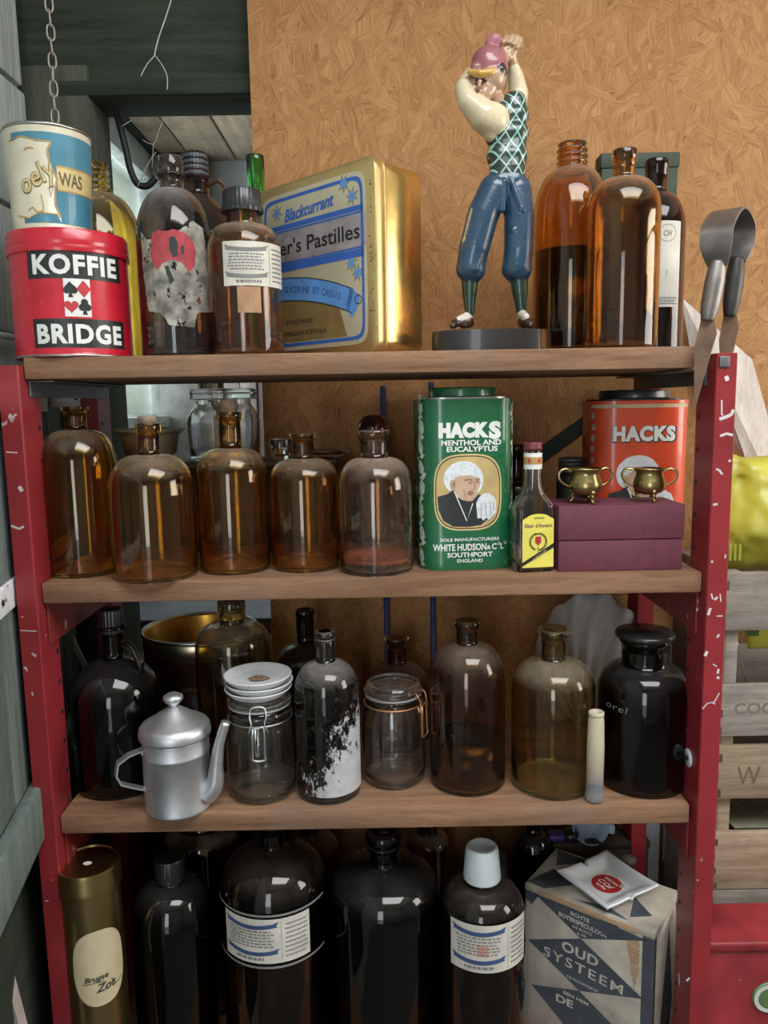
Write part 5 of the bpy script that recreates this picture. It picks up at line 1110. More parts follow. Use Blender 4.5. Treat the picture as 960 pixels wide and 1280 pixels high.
# big paint can with a golden inside
Yc = 1.302; k = mpp(Yc, 1.2); X = at(250, 790, Yc).x; hc = at(256, 783, Yc).z-Z3; rc = 70*k
M['can_brown'] = plain('brown_can_print', (.055, .022, .016), .35, .3, coat=.2); M['can_gold'] = plain('gold_can_inside', (.72, .38, .07), .3, .9, var=.15); M['can_silver'] = plain('gilt_can_rim', (.50, .42, .30), .3, 1.0)
t = thing('paint_can', 'large open brown can with a gilt band and golden inside, behind the coffee pot', 'can', (X, Yc, Z3+.0003))
q = thing('storage_chest', 'dark chest standing in the opening behind the rack, partly under the brown can', 'chest', (X, 1.412, 0))
boxo('body', (-.20, -.125, 0), (.19, .18, Z3-.016), M['riser'], q); boxo('lid', (-.205, -.128, Z3-.0155), (.194, .184, Z3-.0005), M['riser'], q)
obj('body', lathe([(0, .003), (rc*.97, .003), (rc, 0), (rc*1.01, .003), (rc*.99, .006), (rc*.985, hc*.80), (rc*.985, hc*.80)], 72), M['can_brown'], t)
obj('gilt_band', lathe([(rc*.985, hc*.80), (rc*1.0, hc*.80+.002), (rc*1.0, hc-.008), (rc*.99, hc-.006)], 72), M['can_silver'], t)
obj('rim', lathe([(rc*.99, hc-.006), (rc*1.02, hc-.004), (rc*1.025, hc), (rc*1.0, hc+.001), (rc*.97, hc-.003)], 72), M['tin_edge'], t)
obj('inside', lathe([(rc*.97, hc-.003), (rc*.95, hc-.006), (rc*.95, .008), (0, .008)], 72), M['can_gold'], t)
f = on_cyl(rc*.985, at(236, 862, Yc-rc).z-Z3, -math.atan2(X, Yc)+math.asin(-12*k/rc))
decal('lettering', [txt('amol', 0, 0, .010, .036, .01)], f, plain('dull_gold_print', (.30, .19, .09), .5), t, .0004, .005)
# white ribbed shell
Ysh = 1.225; k = mpp(Ysh, 1.1); cxs = 733; z0 = Z3
X = at(cxs, 860, Ysh).x; Hs = at(cxs, 740, Ysh).z-Z3
bm = bmesh.new(); nu, nv = 72, 26; g = []
for j in range(nv+1):
    tt = j/nv; row = []
    for i in range(nu+1):
        u = -1+2*i/nu; ang_ = R(88)*u+.75*tt*tt*(1-abs(u)*.5); rad = Hs*(.06+.94*tt)*(1-.16*abs(u)**2.5)*(1+.025*math.cos(u*math.pi*9)*tt)
        x = rad*math.sin(ang_)*.42*(1.0+.12*tt); z = rad*math.cos(ang_*.82)
        dome = .055*math.sin(math.pi*min(1, tt*.92+.05))*(1-.55*u*u)+.011*tt**.6*abs(math.cos(u*math.pi*4.5))
        row.append(bm.verts.new((x, -dome, max(.001, z))))
    g.append(row)
for j in range(nv):
    for i in range(nu): bm.faces.new((g[j][i], g[j][i+1], g[j+1][i+1], g[j+1][i]))
bmesh.ops.solidify(bm, geom=bm.faces[:], thickness=.003); bmesh.ops.recalc_face_normals(bm, faces=bm.faces[:])
tag(obj('seashell', bm, plain('white_shell', (.80, .79, .77), .5, var=.15, vscale=30), loc=(X, 1.25, Z3+.0003)), 'large white ribbed seashell propped behind the olive-brown bottle and the black jar', 'shell')

# ---------------------------------------------------------------- lowest shelf
Yb_ = .988; k = mpp(Yb_, .85); X = at(116, 1150, Yb_).x; r = 37.5*k; ht = at(116, 1076, Yb_).z-Z4
M['brass_tin'] = plain('brass_tin', (.38, .28, .12), .32, 1.0, var=.12, vscale=14)
t = thing('tube_tin', 'tall round brass-coloured tube tin with a cream oval label, beside the left upright', 'tin', (X, Yb_, Z4+.0003))
zl = ht-.026; obj('body', lathe([(0, .002), (r*.96, .001), (r*.98, 0), (r*.97, .004), (r*.96, zl), (0, zl)], 64), M['brass_tin'], t, smooth='auto')
obj('lid', lathe([(r*.97, zl-.006), (r*1.02, zl-.006), (r*1.03, zl-.003), (r*1.01, zl+.001), (r*1.01, ht-.004), (r*.99, ht), (r*.93, ht+.0005), (r*.90, ht-.002), (0, ht-.0025)], 64), M['brass_tin'], t, smooth='auto')
decal('white_spot', [ell(.0, -.003, .006, .0045, 14)], on_plane((0, 0, ht-.0022), (1, 0, 0), (0, 1, 0)), M['white_print'], t, .0004)
zc = at(122, 1215, Yb_-r).z-Z4; f = on_cyl(r*.965, zc, -math.atan2(X, Yb_)+.12)
M['cream_label'] = plain('cream_label', (.52, .44, .27), .6, var=.12)
lb = decal('label', [ell(0, 0, r*.88, .056, 40, 2.5)], f, M['cream_label'], t, .0004, r*.12)
decal('lettering', [txt('Brugse', -.006, -.013, .0085, .032, .03, .3, 4), txt('Zot', .006, -.028, .013, .028, .03, .3, 3), band([(-.024, -.021), (-.008, -.0195), (.004, -.0205)], .0011), band([(.014, -.0225), (.02, -.033), (.03, -.029)], .0016)], f, plain('dark_green_script', (.035, .045, .03), .6), lb, .0007, r*.12)

# printed wooden biscuit crate
zc_ = .0
fr = at(818, 1167, 1.0); ztop = fr.z; lf = atz(657, 1104, ztop); br = atz(856, 1121, ztop); bl_ = atz(706, 1064, ztop)
ux_ = Vector((fr.x-lf.x, fr.y-lf.y, 0)); wB = ux_.length; ux_.normalize(); uy_ = Vector((-ux_.y, ux_.x, 0))
dB = max((br-fr).dot(uy_), (bl_-lf).dot(uy_)); 
dB = min(dB, .125)
hB = ztop-Z4
t = thing('biscuit_crate', 'worn paper-covered crate with blue-grey and cream triangles, carrying the white ashtray', 'crate', (lf.x, lf.y, Z4+.0003), math.atan2(ux_.y, ux_.x))
M['crate_cream'] = plain('worn_cream_paper', (.44, .40, .33), .85, var=.35, vscale=18, wear=((.30, .20, .12), .05, 40)); M['crate_blue'] = plain('blue_grey_print', (.055, .065, .082), .8, var=.3, vscale=22, wear=((.30, .27, .23), .03, 60))
M['crate_raw'] = wood('raw_crate_wood', (.34, .21, .12), (.52, .36, .23), 0, 2.0, .8)
q = .008
boxo('front', (0, 0, 0), (wB, q, hB-.010), M['crate_cream'], t, bevel=.001); boxo('back', (0, dB-q, 0), (wB, dB, hB-.010), M['crate_cream'], t, bevel=.001)
boxo('side', (0, q, 0), (q, dB-q, hB-.010), M['crate_cream'], t, bevel=.001); boxo('side', (wB-q, q, 0), (wB, dB-q, hB-.010), M['crate_cream'], t, bevel=.001)
boxo('bottom', (q, q, 0), (wB-q, dB-q, .006), M['crate_raw'], t, bevel=.0005)
lidb = boxo('lid', (-.001, -.001, hB-.0095), (wB+.001, dB+.001, hB), M['crate_cream'], t, bevel=.0012)
boxo('bare_edge', (.022, -.0022, hB-.0105), (wB-.025, .006, hB-.0015), M['crate_raw'], t, bevel=.001, label='strip of bare wood along the front edge')
f = on_plane((0, 0, 0), (1, 0, 0), (0, 0, 1)); tw = wB; mz = hB-.088
D_ = []
for i in range(5):
    c = hB-.0125-.078*i-.0; lo_ = c-.078
    if i == 0: D_.append(poly([(0.008, hB-.012), (tw*.99-.0, lo_+.004), (tw*.46, lo_)])); D_[-1] = poly([(.010, hB-.011), (tw*.86, hB-.050), (tw*.97, lo_+.006), (tw*.47, lo_)])
kb = mpp(1.0, .80); V_ = lambda px_: hB-px_*kb
D_ = [poly([(tw*.075, hB-.011), (tw*.20, hB-.011), (tw*.965, V_(13)), (tw*.46, V_(49))]),
      poly([(tw*.025, V_(84)), (tw*.46, V_(49)), (tw*.935, V_(97)), (tw*.455, V_(127))]),
      poly([(tw*.06, V_(151)), (tw*.455, V_(127)), (tw*.93, V_(176)), (tw*.45, V_(205))]),
      rect(tw-.016, .0, tw+.0, hB-.0105), poly([(0, hB-.0105), (.024, hB-.0105), (.012, hB-.03), (0, hB-.026)])]
fp = decal('blue_print', D_, f, M['crate_blue'], t, .0004)
decal('lettering', [txt('OUD', tw*.455, V_(71), 15.5*kb, tw*.29, .028, 0, -4, 1.08), txt('SYSTEEM', tw*.475, V_(93), 15.0*kb, tw*.63, .010, 0, -4, 1.22), txt('DE FRANKRIJKER', tw*.48, V_(114), 4*kb, tw*.25, .01, 0, -3),
       txt('ECHTE', tw*.45, V_(18), 6*kb, tw*.15, .03, 0, -3), txt('BOTERSPECULOOS', tw*.47, V_(27.5), 6.5*kb, tw*.38, .03, 0, -4), txt('DE ROO\'S', tw*.47, V_(36), 4.2*kb, tw*.15, .01, 0, -3), txt('& FR.', tw*.47, V_(43), 4*kb, tw*.08, .01),
       txt('EEN HEM', tw*.43, V_(140), 5*kb, tw*.20, .02, 0, -2), txt('DE ', tw*.34, V_(152), 12*kb, tw*.14, .03)], f, plain('cream_print', (.50, .46, .40), .8), fp, .0006)
decal('torn_patch', [poly(ragged([(tw*.60, V_(8)), (tw*.745, V_(9)), (tw*.74, V_(22)), (tw*.69, V_(31)), (tw*.61, V_(27))], .0008))], f, M['crate_blue'], t, .0008)
decal('worn_edge', [poly(ragged([(tw*.80, V_(20)), (tw*.90, V_(16)), (tw*.90, V_(60)), (tw*.87, V_(90)), (tw*.84, V_(60))], .0012))], f, M['crate_raw'], t, .0003)
f2 = on_plane((tw, 0, 0), (0, 1, 0), (0, 0, 1))
D2 = [rect(0, 0, .012, hB-.0105), poly([(dB*.62, hB-.03), (dB*.86, hB-.17), (dB*.60, hB-.31), (dB*.36, hB-.17)]), poly([(dB, hB-.06), (dB, hB-.012), (dB*.88, hB-.012)]), poly([(dB*.2, hB-.16), (dB*.34, hB-.30), (dB*.14, hB-.30)])]
s2 = decal('blue_print', D2, f2, plain('dark_side_print', (.045, .043, .045), .85, var=.3), t, .0004)
decal('side_lettering', [txt(c_, dB*.60, hB-.10-.022*i, .012, .012, .01, 0, 90) for i, c_ in enumerate('SPECULOOS')], f2, plain('faded_side_print', (.14, .12, .11), .8), s2, .0006)
f3 = on_plane((0, 0, hB), (1, 0, 0), (0, 1, 0))
decal('blue_print', [poly([(0, .006), (.03, .004), (.075, .05), (.02, .06)]), poly([(tw*.75, dB*.55), (tw*.93, dB*.30), (tw*.80, dB*.12)]), poly([(tw*.1, dB*.6), (tw*.3, dB*.95), (tw*.02, dB*.97)]), poly([(tw*.40, .006), (tw*.8, .006), (tw*.62, .02)])], f3, M['crate_blue'], lidb, .0004)

# white square ashtray with four rests
A_ = [atz(x, y, ztop+.012) for x, y in ((697, 1088), (770, 1143), (823, 1107), (748, 1068))]
cA = sum(A_, Vector())/4; side_ = ((A_[1]-A_[0]).length+(A_[2]-A_[1]).length+(A_[3]-A_[2]).length+(A_[0]-A_[3]).length)/4
dA = A_[1]-A_[0]; t = thing('ashtray', 'white square porcelain ashtray with a red round emblem, lying on the biscuit crate', 'ashtray', (cA.x, cA.y, ztop+.0012), math.atan2(dA.y, dA.x))
s = side_/2*1.02; N = 36; bm = bmesh.new()
def hgt(x, y):
    m_x = max(abs(x), abs(y)); base = .0045 if m_x < .5 else .0045+.0105*((lambda q: q*q*(3-2*q))((m_x-.5)/.42) if m_x < .92 else 1)
    notch = abs(y) < .07 and abs(x) > .80
    corner = .0015*max(0, min(abs(x), abs(y))-.6)/.4
    return base+corner-(.0055*min(1, (abs(x)-.80)/.08)*(1-(abs(y)/.07)**2) if notch else 0)
gt = [[bm.verts.new((s*(-1+2*i/N)*(1-.04*(1-abs(-1+2*j/N))), s*(-1+2*j/N)*(1-.04*(1-abs(-1+2*i/N))), hgt(-1+2*i/N, -1+2*j/N))) for i in range(N+1)] for j in range(N+1)]
gb = [[bm.verts.new((v.co.x*(.98 if max(abs(-1+2*i/N), abs(-1+2*j/N)) > .6 else 1), v.co.y*.98, max(.0, v.co.z-.0042))) for i, v in enumerate(row)] for j, row in enumerate(gt)]
for j in range(N):
    for i in range(N):
        bm.faces.new((gt[j][i], gt[j][i+1], gt[j+1][i+1], gt[j+1][i])); bm.faces.new((gb[j][i], gb[j+1][i], gb[j+1][i+1], gb[j][i+1]))
ed = lambda a, b: [bm.faces.new((a[i], b[i], b[i+1], a[i+1])) for i in range(N)]
ed(gt[0], gb[0]); ed(gb[N], gt[N]); ed([r_[0] for r_ in gb], [r_[0] for r_ in gt]); ed([r_[N] for r_ in gt], [r_[N] for r_ in gb])
bmesh.ops.recalc_face_normals(bm, faces=bm.faces[:])
obj('dish', bm, plain('white_porcelain', (.68, .71, .73), .15, var=.05, coat=.3), t)
f = on_plane((0, 0, .0046), (1, 0, 0), (0, 1, 0)); er = s*.43
em = decal('red_emblem', [ell(.0, -.0, er, er*.98, 36)], f, plain('red_emblem', (.46, .03, .03), .3), t, .0003)
decal('white_ornament', [txt('SAROMA', 0, er*.45, er*.24, er*1.1, .03), txt('C.Caf', 0, -.05*er, er*.42, er*1.2, .03, .3), txt('koffie', 0, -er*.5, er*.24, er*.8, .03)], f, M['white_print'], em, .0005)
decal('stain', [ell(s*.30, s*.28, .003, .006, 14)], f, plain('tea_stain', (.50, .46, .38), .3), t, .0004)
# dark box at the back right with small things on it
xa, xb = at(694, 1100, 1.215).x, at(812, 1100, 1.215).x; zk = at(742, 1063, 1.20).z
t = thing('dark_box', 'dark wooden box at the back of the lowest shelf behind the biscuit crate', 'box', ((xa+xb)/2, 1.2435, Z4+.0003)); hw = (xb-xa)/2
boxo('body', (-hw, -.020, 0), (hw, .020, zk-Z4-.012), M['riser'], t); boxo('lid', (-hw-.002, -.022, zk-Z4-.0115), (hw+.002, .022, zk-Z4), M['riser'], t)
X = at(741, 1052, 1.215).x; k = mpp(1.21, .85)
t = thing('enamel_bowl', 'small pale blue bowl lying tilted on the dark box behind the ashtray', 'bowl', (X, 1.244, zk+.0205), rot=(R(62), R(12), 0)); rb = 24*k
obj('body', lathe([(0, -.012), (rb*.4, -.0115), (rb*.8, -.004), (rb, .010), (rb*1.03, .011), (rb*.97, .0105), (rb*.76, -.001), (rb*.38, -.0085), (0, -.009)], 40), plain('pale_blue_enamel', (.28, .35, .45), .4), t)
obj('handle', box(bmesh.new(), (rb*.9, -.008, .006), (rb*1.35, .008, .010), .003, 2), bpy.data.materials['pale_blue_enamel'], t)
t = thing('bottle_stopper', 'round black stopper lying on the dark box in front of the pale blue bowl', 'stopper', (at(721, 1055, 1.19).x, 1.234, zk+.0003)); k = mpp(1.19, .85)
obj('knob', lathe([(0, 0), (9*k, 0), (10.5*k, .004), (11*k, .010), (9*k, .016), (0, .0185)], 28), M['bakelite'], t)
t = thing('purple_object', 'small dark purple rounded case lying on the dark box behind the white-capped bottle', 'case', (at(702, 1054, 1.2).x, 1.236, zk+.0003))
obj('body', box(bmesh.new(), (-.016, -.012, 0), (.014, .012, .013), .005, 3), plain('purple_plastic', (.045, .03, .16), .4), t)
X = at(787, 1075, 1.19); zt_ = at(787, 1066, 1.18).z
t = thing('small_flask', 'small dark flask with a dull round stopper behind the ashtray', 'bottle', (at(787, 1080, 1.165).x, 1.168, Z4+.0003)); hh = zt_-Z4
obj('body', lathe([(0, 0), (.014, 0), (.015, .004), (.015, hh-.05), (.008, hh-.035), (.007, hh-.015), (0, hh-.015)], 28), G['black'], t); obj('stopper', lathe([(0, hh-.0148), (.006, hh-.0148), (.0115, hh-.010), (.0125, hh-.004), (.010, hh), (0, hh+.001)], 28), plain('dull_horn', (.14, .11, .09), .5), t)
# pale board closing the right end at the back
t = thing('end_board', 'pale grey board standing on edge behind the right end of the lowest shelf', 'board', (at(826, 1080, 1.29).x, 1.30, 0))
boxo('board', (-.036, -.006, 0), (-.002, .006, .93), plain('pale_grey_board', (.36, .37, .38), .7, var=.3), t)

# ---------------------------------------------------------------- crates right of the rack
def zat(y, Y=1.10): return at(925, y, Y).z
XC = at(896, 960, 1.10).x-.004; WC = .42
M['burnt'] = plain('dark_end_grain', (.085, .055, .035), .9, var=.4, vscale=90)
def crate(name, label, zt_, zb_, gaps, m, group, lean=0, x0=None, letters=None):
    x0 = x0 or XC; t = thing(name, label, 'crate', (x0, 1.10, zb_+.0004), lean, group); H = zt_-zb_-.001; q = .011
    for (a, b) in gaps:
        bd = boxo('board', (0, 0, a-zb_), (WC, q, b-zb_-.0006), m, t, bevel=.002)
        if letters and letters[0] == (a, b):
            decal('stencil_lettering', [txt(*letters[1])], on_plane((0, 0, (a+b)/2-zb_), (1, 0, 0), (0, 0, 1)), M['stencil'], bd, .0004)
        nj = max(2, round((b-a)/.026)); [boxo('finger_joint', (-.0012, -.0012, (a-zb_)+(b-a)*(j+.12)/nj), (random.uniform(.007, .013), .006, (a-zb_)+(b-a)*(j+.58)/nj), M['burnt'], bd, bevel=.001) for j in range(nj)]
        boxo('board', (0, .19, a-zb_), (WC, .19+q, b-zb_-.0006), m, t, bevel=.002)
    for x in (.002, WC-.013): boxo('end_panel', (x, q+.0005, .001), (x+q, .1895, H), m, t, bevel=.001)
    for x in (.0135, WC-.0325):
        for y in (q+.0005, .1695): boxo('corner_post', (x, y, .001), (x+.019, y+.019, H), m, t, bevel=.001)
    boxo('base', (.0135, q+.021, .002), (WC-.0135, .169, .010), m, t, bevel=.001)
    return t
M['stencil'] = plain('faded_stencil_ink', (.19, .165, .135), .85); M['stencil_dark'] = plain('dark_stencil_ink', (.15, .10, .06), .85)
z = dict(t1=zat(716), a1=zat(789), a2=zat(856), b2=zat(921), t2=zat(933), c1=zat(999), c2=zat(1041), e2=zat(1112), t3=zat(1117), f1=zat(1168))
GC = 'crates stacked right of the rack'
M['stencil'], sv = M['stencil'], M['stencil']
crate('wooden_crate', 'grey weathered crate on top of the stack with faded letters COO', z['t1'], z['b2'], [(z['a1'], z['t1']), (z['b2'], z['a2'])], M['crate_grey'], GC, letters=((z['b2'], z['a2']), ('COO', .057, .004, .018, .062, .02)), x0=XC+.0)
M['stencil'] = M['stencil_dark']
crate('wooden_crate', 'warmer brown crate with a dark stencilled W, second from the top of the stack', z['b2']-.0006, z['e2'], [(z['c1'], z['t2']), (z['e2'], z['c2'])], M['crate'], GC, letters=((z['c1'], z['t2']), ('W', .053, -.004, .032, .036, .0)))
M['stencil'] = sv
h3 = z['t1']-z['b2']; zb3 = z['e2']-.0006-h3
crate('wooden_crate', 'grey crate third in the stack, behind the red metal cabinet', z['e2']-.0006, zb3, [(z['e2']-.075, z['e2']-.001), (zb3, zb3+.07)], M['crate_grey'], GC)
zb4 = zb3-.0006
crate('wooden_crate', 'lowest crate of the stack standing on the floor behind the red metal cabinet', zb4, 0, [(zb4-.09, zb4-.001), (zb4-.26, zb4-.15), (.0, .10)], M['crate'], GC)
# dark burnt finger joints are the ends of the side boards: small dark end-grain blocks
# glass plate in the second crate
t = thing('glass_plate', 'greenish dusty glass plate lying in the brown crate with the W', 'plate', (XC+.12, 1.185, z['c2']-.012), rot=(R(-7), 0, 0))
obj('pane', box(bmesh.new(), (-.075, -.065, -.0015), (.22, .065, .0015), .0012, 2), plain('greenish_glass_plate', (.22, .22, .15), .25, var=.2), t, smooth='auto')
# wire and yellow packet in the top crate
a, b = at(920, 795, 1.135), at(933, 856, 1.135); t = tag(obj('thin_rod', tube([a, (a+b)/2, b], .0011, 8, 2), M['steel']), 'thin bright rod leaning inside the top crate', 'rod')
M['yellow_bag'] = plain('yellow_plastic', (.50, .47, .05), .4, var=.18, vscale=14, spec=.6); M['yellow_dark'] = plain('dark_green_print', (.06, .12, .02), .5)
def crumpled(name, label, cat, corners, Y, th_, amp, seed, n=26):
    rn_ = random.Random(seed); bm = bmesh.new(); c = [at(x, y, Y) for x, y in corners]; rows = []
    from mathutils import noise as mnoise
    for sgn in (-1, 1):
        g = []
        for j in range(n+1):
            v_ = j/n; row = []
            for i in range(n+1):
                u = i/n; p = (c[0]*(1-u)+c[1]*u)*(1-v_)+(c[3]*(1-u)+c[2]*u)*v_
                bul = (math.sin(math.pi*u)*math.sin(math.pi*v_))**.45*th_/2
                nz = mnoise.noise(Vector((p.x*18, p.z*18, seed)))*amp+abs(mnoise.noise(Vector((p.x*40, p.z*40, seed+5))))*amp*.6
                row.append(bm.verts.new((p.x+nz*.3, Y+sgn*bul+(nz if sgn < 0 else 0)*min(1, bul*200), p.z+nz*.3)))
            g.append(row)
        rows.append(g)
    for s_, g in zip((-1, 1), rows):
        for j in range(n):
            for i in range(n):
                q = (g[j][i], g[j][i+1], g[j+1][i+1], g[j+1][i]); bm.faces.new(q if s_ > 0 else q[::-1])
    bmesh.ops.remove_doubles(bm, verts=bm.verts[:], dist=.0002); bmesh.ops.recalc_face_normals(bm, faces=bm.faces[:])
    o = obj(name, bm, M['yellow_bag'], smooth=True); return tag(o, label, cat)
y_ = crumpled('yellow_bag', 'big crumpled yellow plastic bag standing on the top crate beside the right upright', 'bag', [(890, 568), (1010, 575), (1015, 714), (888, 714)], 1.18, .11, .020, 2)
y_.location.z += .0
y2 = crumpled('yellow_packet', 'small yellow packet with a dark green patch inside the top crate', 'packet', [(931, 781), (985, 779), (985, 808), (935, 812)], 1.150, .022, .004, 4, 14)
decal('green_patch', [rect(-.011, -.005, .008, .005)], on_plane(tuple(at(942, 791, 1.1345)), (1, 0, 0), (0, 0, 1)), M['yellow_dark'], y2, .0006)
t = thing('packet_support', None, None) if False else None
bb = at(917, 685, 1.118); decal('dark_print', [rect(-.016+.007*i, -.013, -.012+.007*i, .012) for i in range(4)], on_plane(tuple(at(919, 690, 1.119)), (1, 0, 0), (0, 0, 1)), plain('dim_print', (.30, .30, .03), .5), y_, .0004)
# pale translucent sheet leaning on the board
bm = bmesh.new()
q = [at(*p, Y) for p, Y in (((852, 372), 1.300), ((940, 449), 1.296), ((1010, 700), 1.245), ((990, 740), 1.245), ((915, 525), 1.275), ((868, 470), 1.30))]
A = [bm.verts.new(p) for p in q]; Bv = [bm.verts.new(p+Vector((.002, .004, 0))) for p in q]; n = len(q)
bm.faces.new(A); bm.faces.new(Bv[::-1])
for i in range(n): bm.faces.new((A[(i+1) % n], A[i], Bv[i], Bv[(i+1) % n]))
bmesh.ops.triangulate(bm, faces=[f_ for f_ in bm.faces if len(f_.verts) > 4]); bmesh.ops.recalc_face_normals(bm, faces=bm.faces[:])
M['pale_sheet'] = wood('pale_wrapped_board', (.50, .42, .36), (.72, .66, .60), 2, .7, .35)
tag(obj('pale_sheet', bm, M['pale_sheet'], smooth=False), 'pale wood-grained sheet leaning against the board wall behind the yellow bag', 'sheet')
# red metal cabinet in front of the crates
xr, zr_ = at(885, 1180, .985).x, at(915, 1180, .985).z
t = thing('metal_cabinet', 'worn red metal cabinet with a round green emblem, standing beside the rack', 'cabinet', (max(xr, XI1+PW+.004), .985, 0))
M['red_cab'] = plain('worn_red_cabinet_paint', (.27, .022, .028), .5, var=.45, vscale=14, wear=((.36, .19, .17), .03, 70))
bm = box(bmesh.new(), (0, 0, 0), (.34, .085, zr_-.012), .003, 2); obj('body', bm, M['red_cab'], t, smooth='auto')
bm = box(bmesh.new(), (-.0, -.004, zr_-.0115), (.344, .085, zr_+.004), .004, 3); obj('lid', bm, M['red_cab'], t, smooth='auto')
pe = at(960, 1246, .985); lx = pe.x-t.location.x
em = obj('emblem', lathe([(0, 0), (.0235, 0), (.0235, .0015), (.020, .003), (0, .0035)], 40), plain('green_emblem', (.12, .20, .08), .4), t, (lx, -.0002, pe.z), (R(90), 0, 0))
decal('emblem_ring', [ring(0, 0, .0215, .0215, .006, 40)], on_plane((0, 0, .0028), (1, 0, 0), (0, 1, 0)), plain('pale_emblem_ring', (.60, .62, .55), .4), em, .0008)
# ---------------------------------------------------------------- sheep shears standing on the shelf end and the rack
M['shear_steel'] = plain('worn_shear_steel', (.24, .215, .20), .48, .8, var=.35, vscale=30, bmp=.1, bscale=70); M['shear_rust'] = plain('rusty_blade', (.24, .15, .10), .6, .6, var=.4, vscale=26, bmp=.2); M['shear_dark'] = plain('dark_shear_handle', (.06, .058, .05), .5, .7)
Ya, Yb2 = .957, 1.036
La, Ra = at(897, 333, Ya), at(921, 328, Yb2); Lb, Rb = at(884, 402, Ya), at(912, 396, Yb2)
t = thing('sheep_shears', 'old steel spring shears with a looped bow, blades hanging down over the right shelf end', 'shears', La)
O_ = La; dl_ = (Ra-La); dl_.z = 0; ax = dl_.normalized(); wd = Vector((ax.y, -ax.x, 0)); up_ = Vector((0, 0, 1))
if wd.x < 0: wd = -wd
tp = at(912, 262, (Ya+Yb2)/2); cen = (La+Ra)/2
def ribbon(pts, ws, th_, name, m):
    """flat spring steel: pts in the plane of ax and z, ws = widths along wd"""
    bm = bmesh.new(); vs = []
    P = smooth_path(pts, 6); n = len(P)
    for i, p in enumerate(P):
        f_ = i/6; a_ = min(int(f_), len(ws)-1); b_ = min(a_+1, len(ws)-1); w = ws[a_]+(ws[b_]-ws[a_])*(f_-int(f_))
        T = (P[min(i+1, n-1)]-P[max(0, i-1)]).normalized(); Nn = T.cross(wd).normalized()
        vs.append([bm.verts.new(p-O_+wd*w/2*a1+Nn*th_/2*b1) for a1, b1 in ((-1, 1), (1, 1), (1, -1), (-1, -1))])
    for A, Bq in zip(vs, vs[1:]):
        for q in range(4): bm.faces.new((A[q], A[(q+1) % 4], Bq[(q+1) % 4], Bq[q]))
    bm.faces.new(vs[0][::-1]); bm.faces.new(vs[-1]); bmesh.ops.recalc_face_normals(bm, faces=bm.faces[:])
    return obj(name, bm, m, t, smooth='auto')
Hh = tp.z-cen.z; half = dl_.length/2
loop = [La, La-ax*half*.25+up_*Hh*.35, La-ax*half*.12+up_*Hh*.72, cen+up_*Hh*1.0, Ra+ax*half*.12+up_*Hh*.72, Ra+ax*half*.25+up_*Hh*.35, Ra]
ribbon(loop, [.022, .036, .038, .036, .038, .036, .022], .0028, 'bow', M['shear_steel'])
for nm, a_, b_, m in (('handle', La, Lb, M['shear_steel']), ('handle', Ra, Rb, M['shear_dark'])):
    obj(nm, tube([a_-O_+Vector((0, 0, .006)), (a_*.75+b_*.25)-O_, (a_*.3+b_*.7)-O_, b_-O_], [.0100, .0135, .0130, .0085], 14, 5, flat=.85), m, t)
def blade(base, tip, w, name, side):
    bm = bmesh.new(); b = base-O_; e = tip-O_; d = (e-b).normalized(); n = d.cross(ax).normalized(); th = ax*.0016
    o2 = [b-n*w*.30-d*.012, b+n*w*.30-d*.012, b+n*w*.62+d*.014, b+n*w*.5+d*.03, e, b-n*w*.5+d*.03]
    A = [bm.verts.new(p+th) for p in o2]; Bq = [bm.verts.new(p-th) for p in o2]; k_ = len(o2)
    bm.faces.new(A); bm.faces.new(Bq[::-1])
    for i in range(k_): bm.faces.new((A[(i+1) % k_], A[i], Bq[i], Bq[(i+1) % k_]))
    bmesh.ops.recalc_face_normals(bm, faces=bm.faces[:])
    return obj(name, bm, M['shear_rust'], t, smooth=False)
blade(Lb, at(868, 512, Ya), .021, 'blade', 1); blade(Rb, at(903, 500, Yb2+.002), .021, 'blade', -1)

# ---------------------------------------------------------------- golfer figurine: one continuous painted body
YG = 1.052; kG = mpp(YG, 1.75); cxG = 614
base_z = Z1+.0003; pO = at(cxG, 424, YG); XO = pO.x
t = thing('golfer_figurine', 'painted golfer figurine in a diamond vest and blue plus-fours, swinging with arms raised', 'figurine', (XO, YG, base_z))
zf = lambda y: at(cxG, y, YG).z-base_z
def J(x, y, d=0.0):                      # joint: photo position, depth in millimetres towards (-) or away from (+) the lens
    p = at(x, y, YG+d/1000.0); return Vector((p.x-XO, d/1000.0, p.z-base_z))
bh = zf(414)
obj('base', (lambda bm: bm)(loft_section(loft_section(bmesh.new(), [(x*1.0, y) for x, y in [(76*kG*math.cos(q), .036*math.sin(q)) for q in [2*math.pi*i/56 for i in range(56)]]], 0, bh-.004), [(75*kG*math.cos(q), .0352*math.sin(q)) for q in [2*math.pi*i/56 for i in range(56)]], bh-.004, bh)), plain('black_wood_base', (.018, .014, .013), .35, coat=.3), t, smooth='auto')
caps = []
def cap(lab, a, b, ra, rb, n=10): caps.append((lab, a, b, ra*kG, rb*kG, n))
# shoes
cap('shoe', J(585, 400, 4), J(568, 404, -8), 6.5, 5.5); cap('shoe', J(568, 405, -8), J(566, 407, -14), 5.5, 4.5); cap('spat', J(586, 395, 4), J(574, 399, -6), 6.0, 4.6); cap('shoe', J(588, 404, 8), J(580, 406, -2), 5.5, 5.5)
cap('shoe', J(654, 400, 2), J(661, 403, -14), 6.8, 6.5); cap('shoe', J(661, 404, -14), J(663, 406, -19), 6, 5); cap('spat', J(652, 393, 2), J(657, 396, -12), 6.2, 5.6); cap('shoe', J(652, 404, 8), J(656, 405, -4), 6, 6)
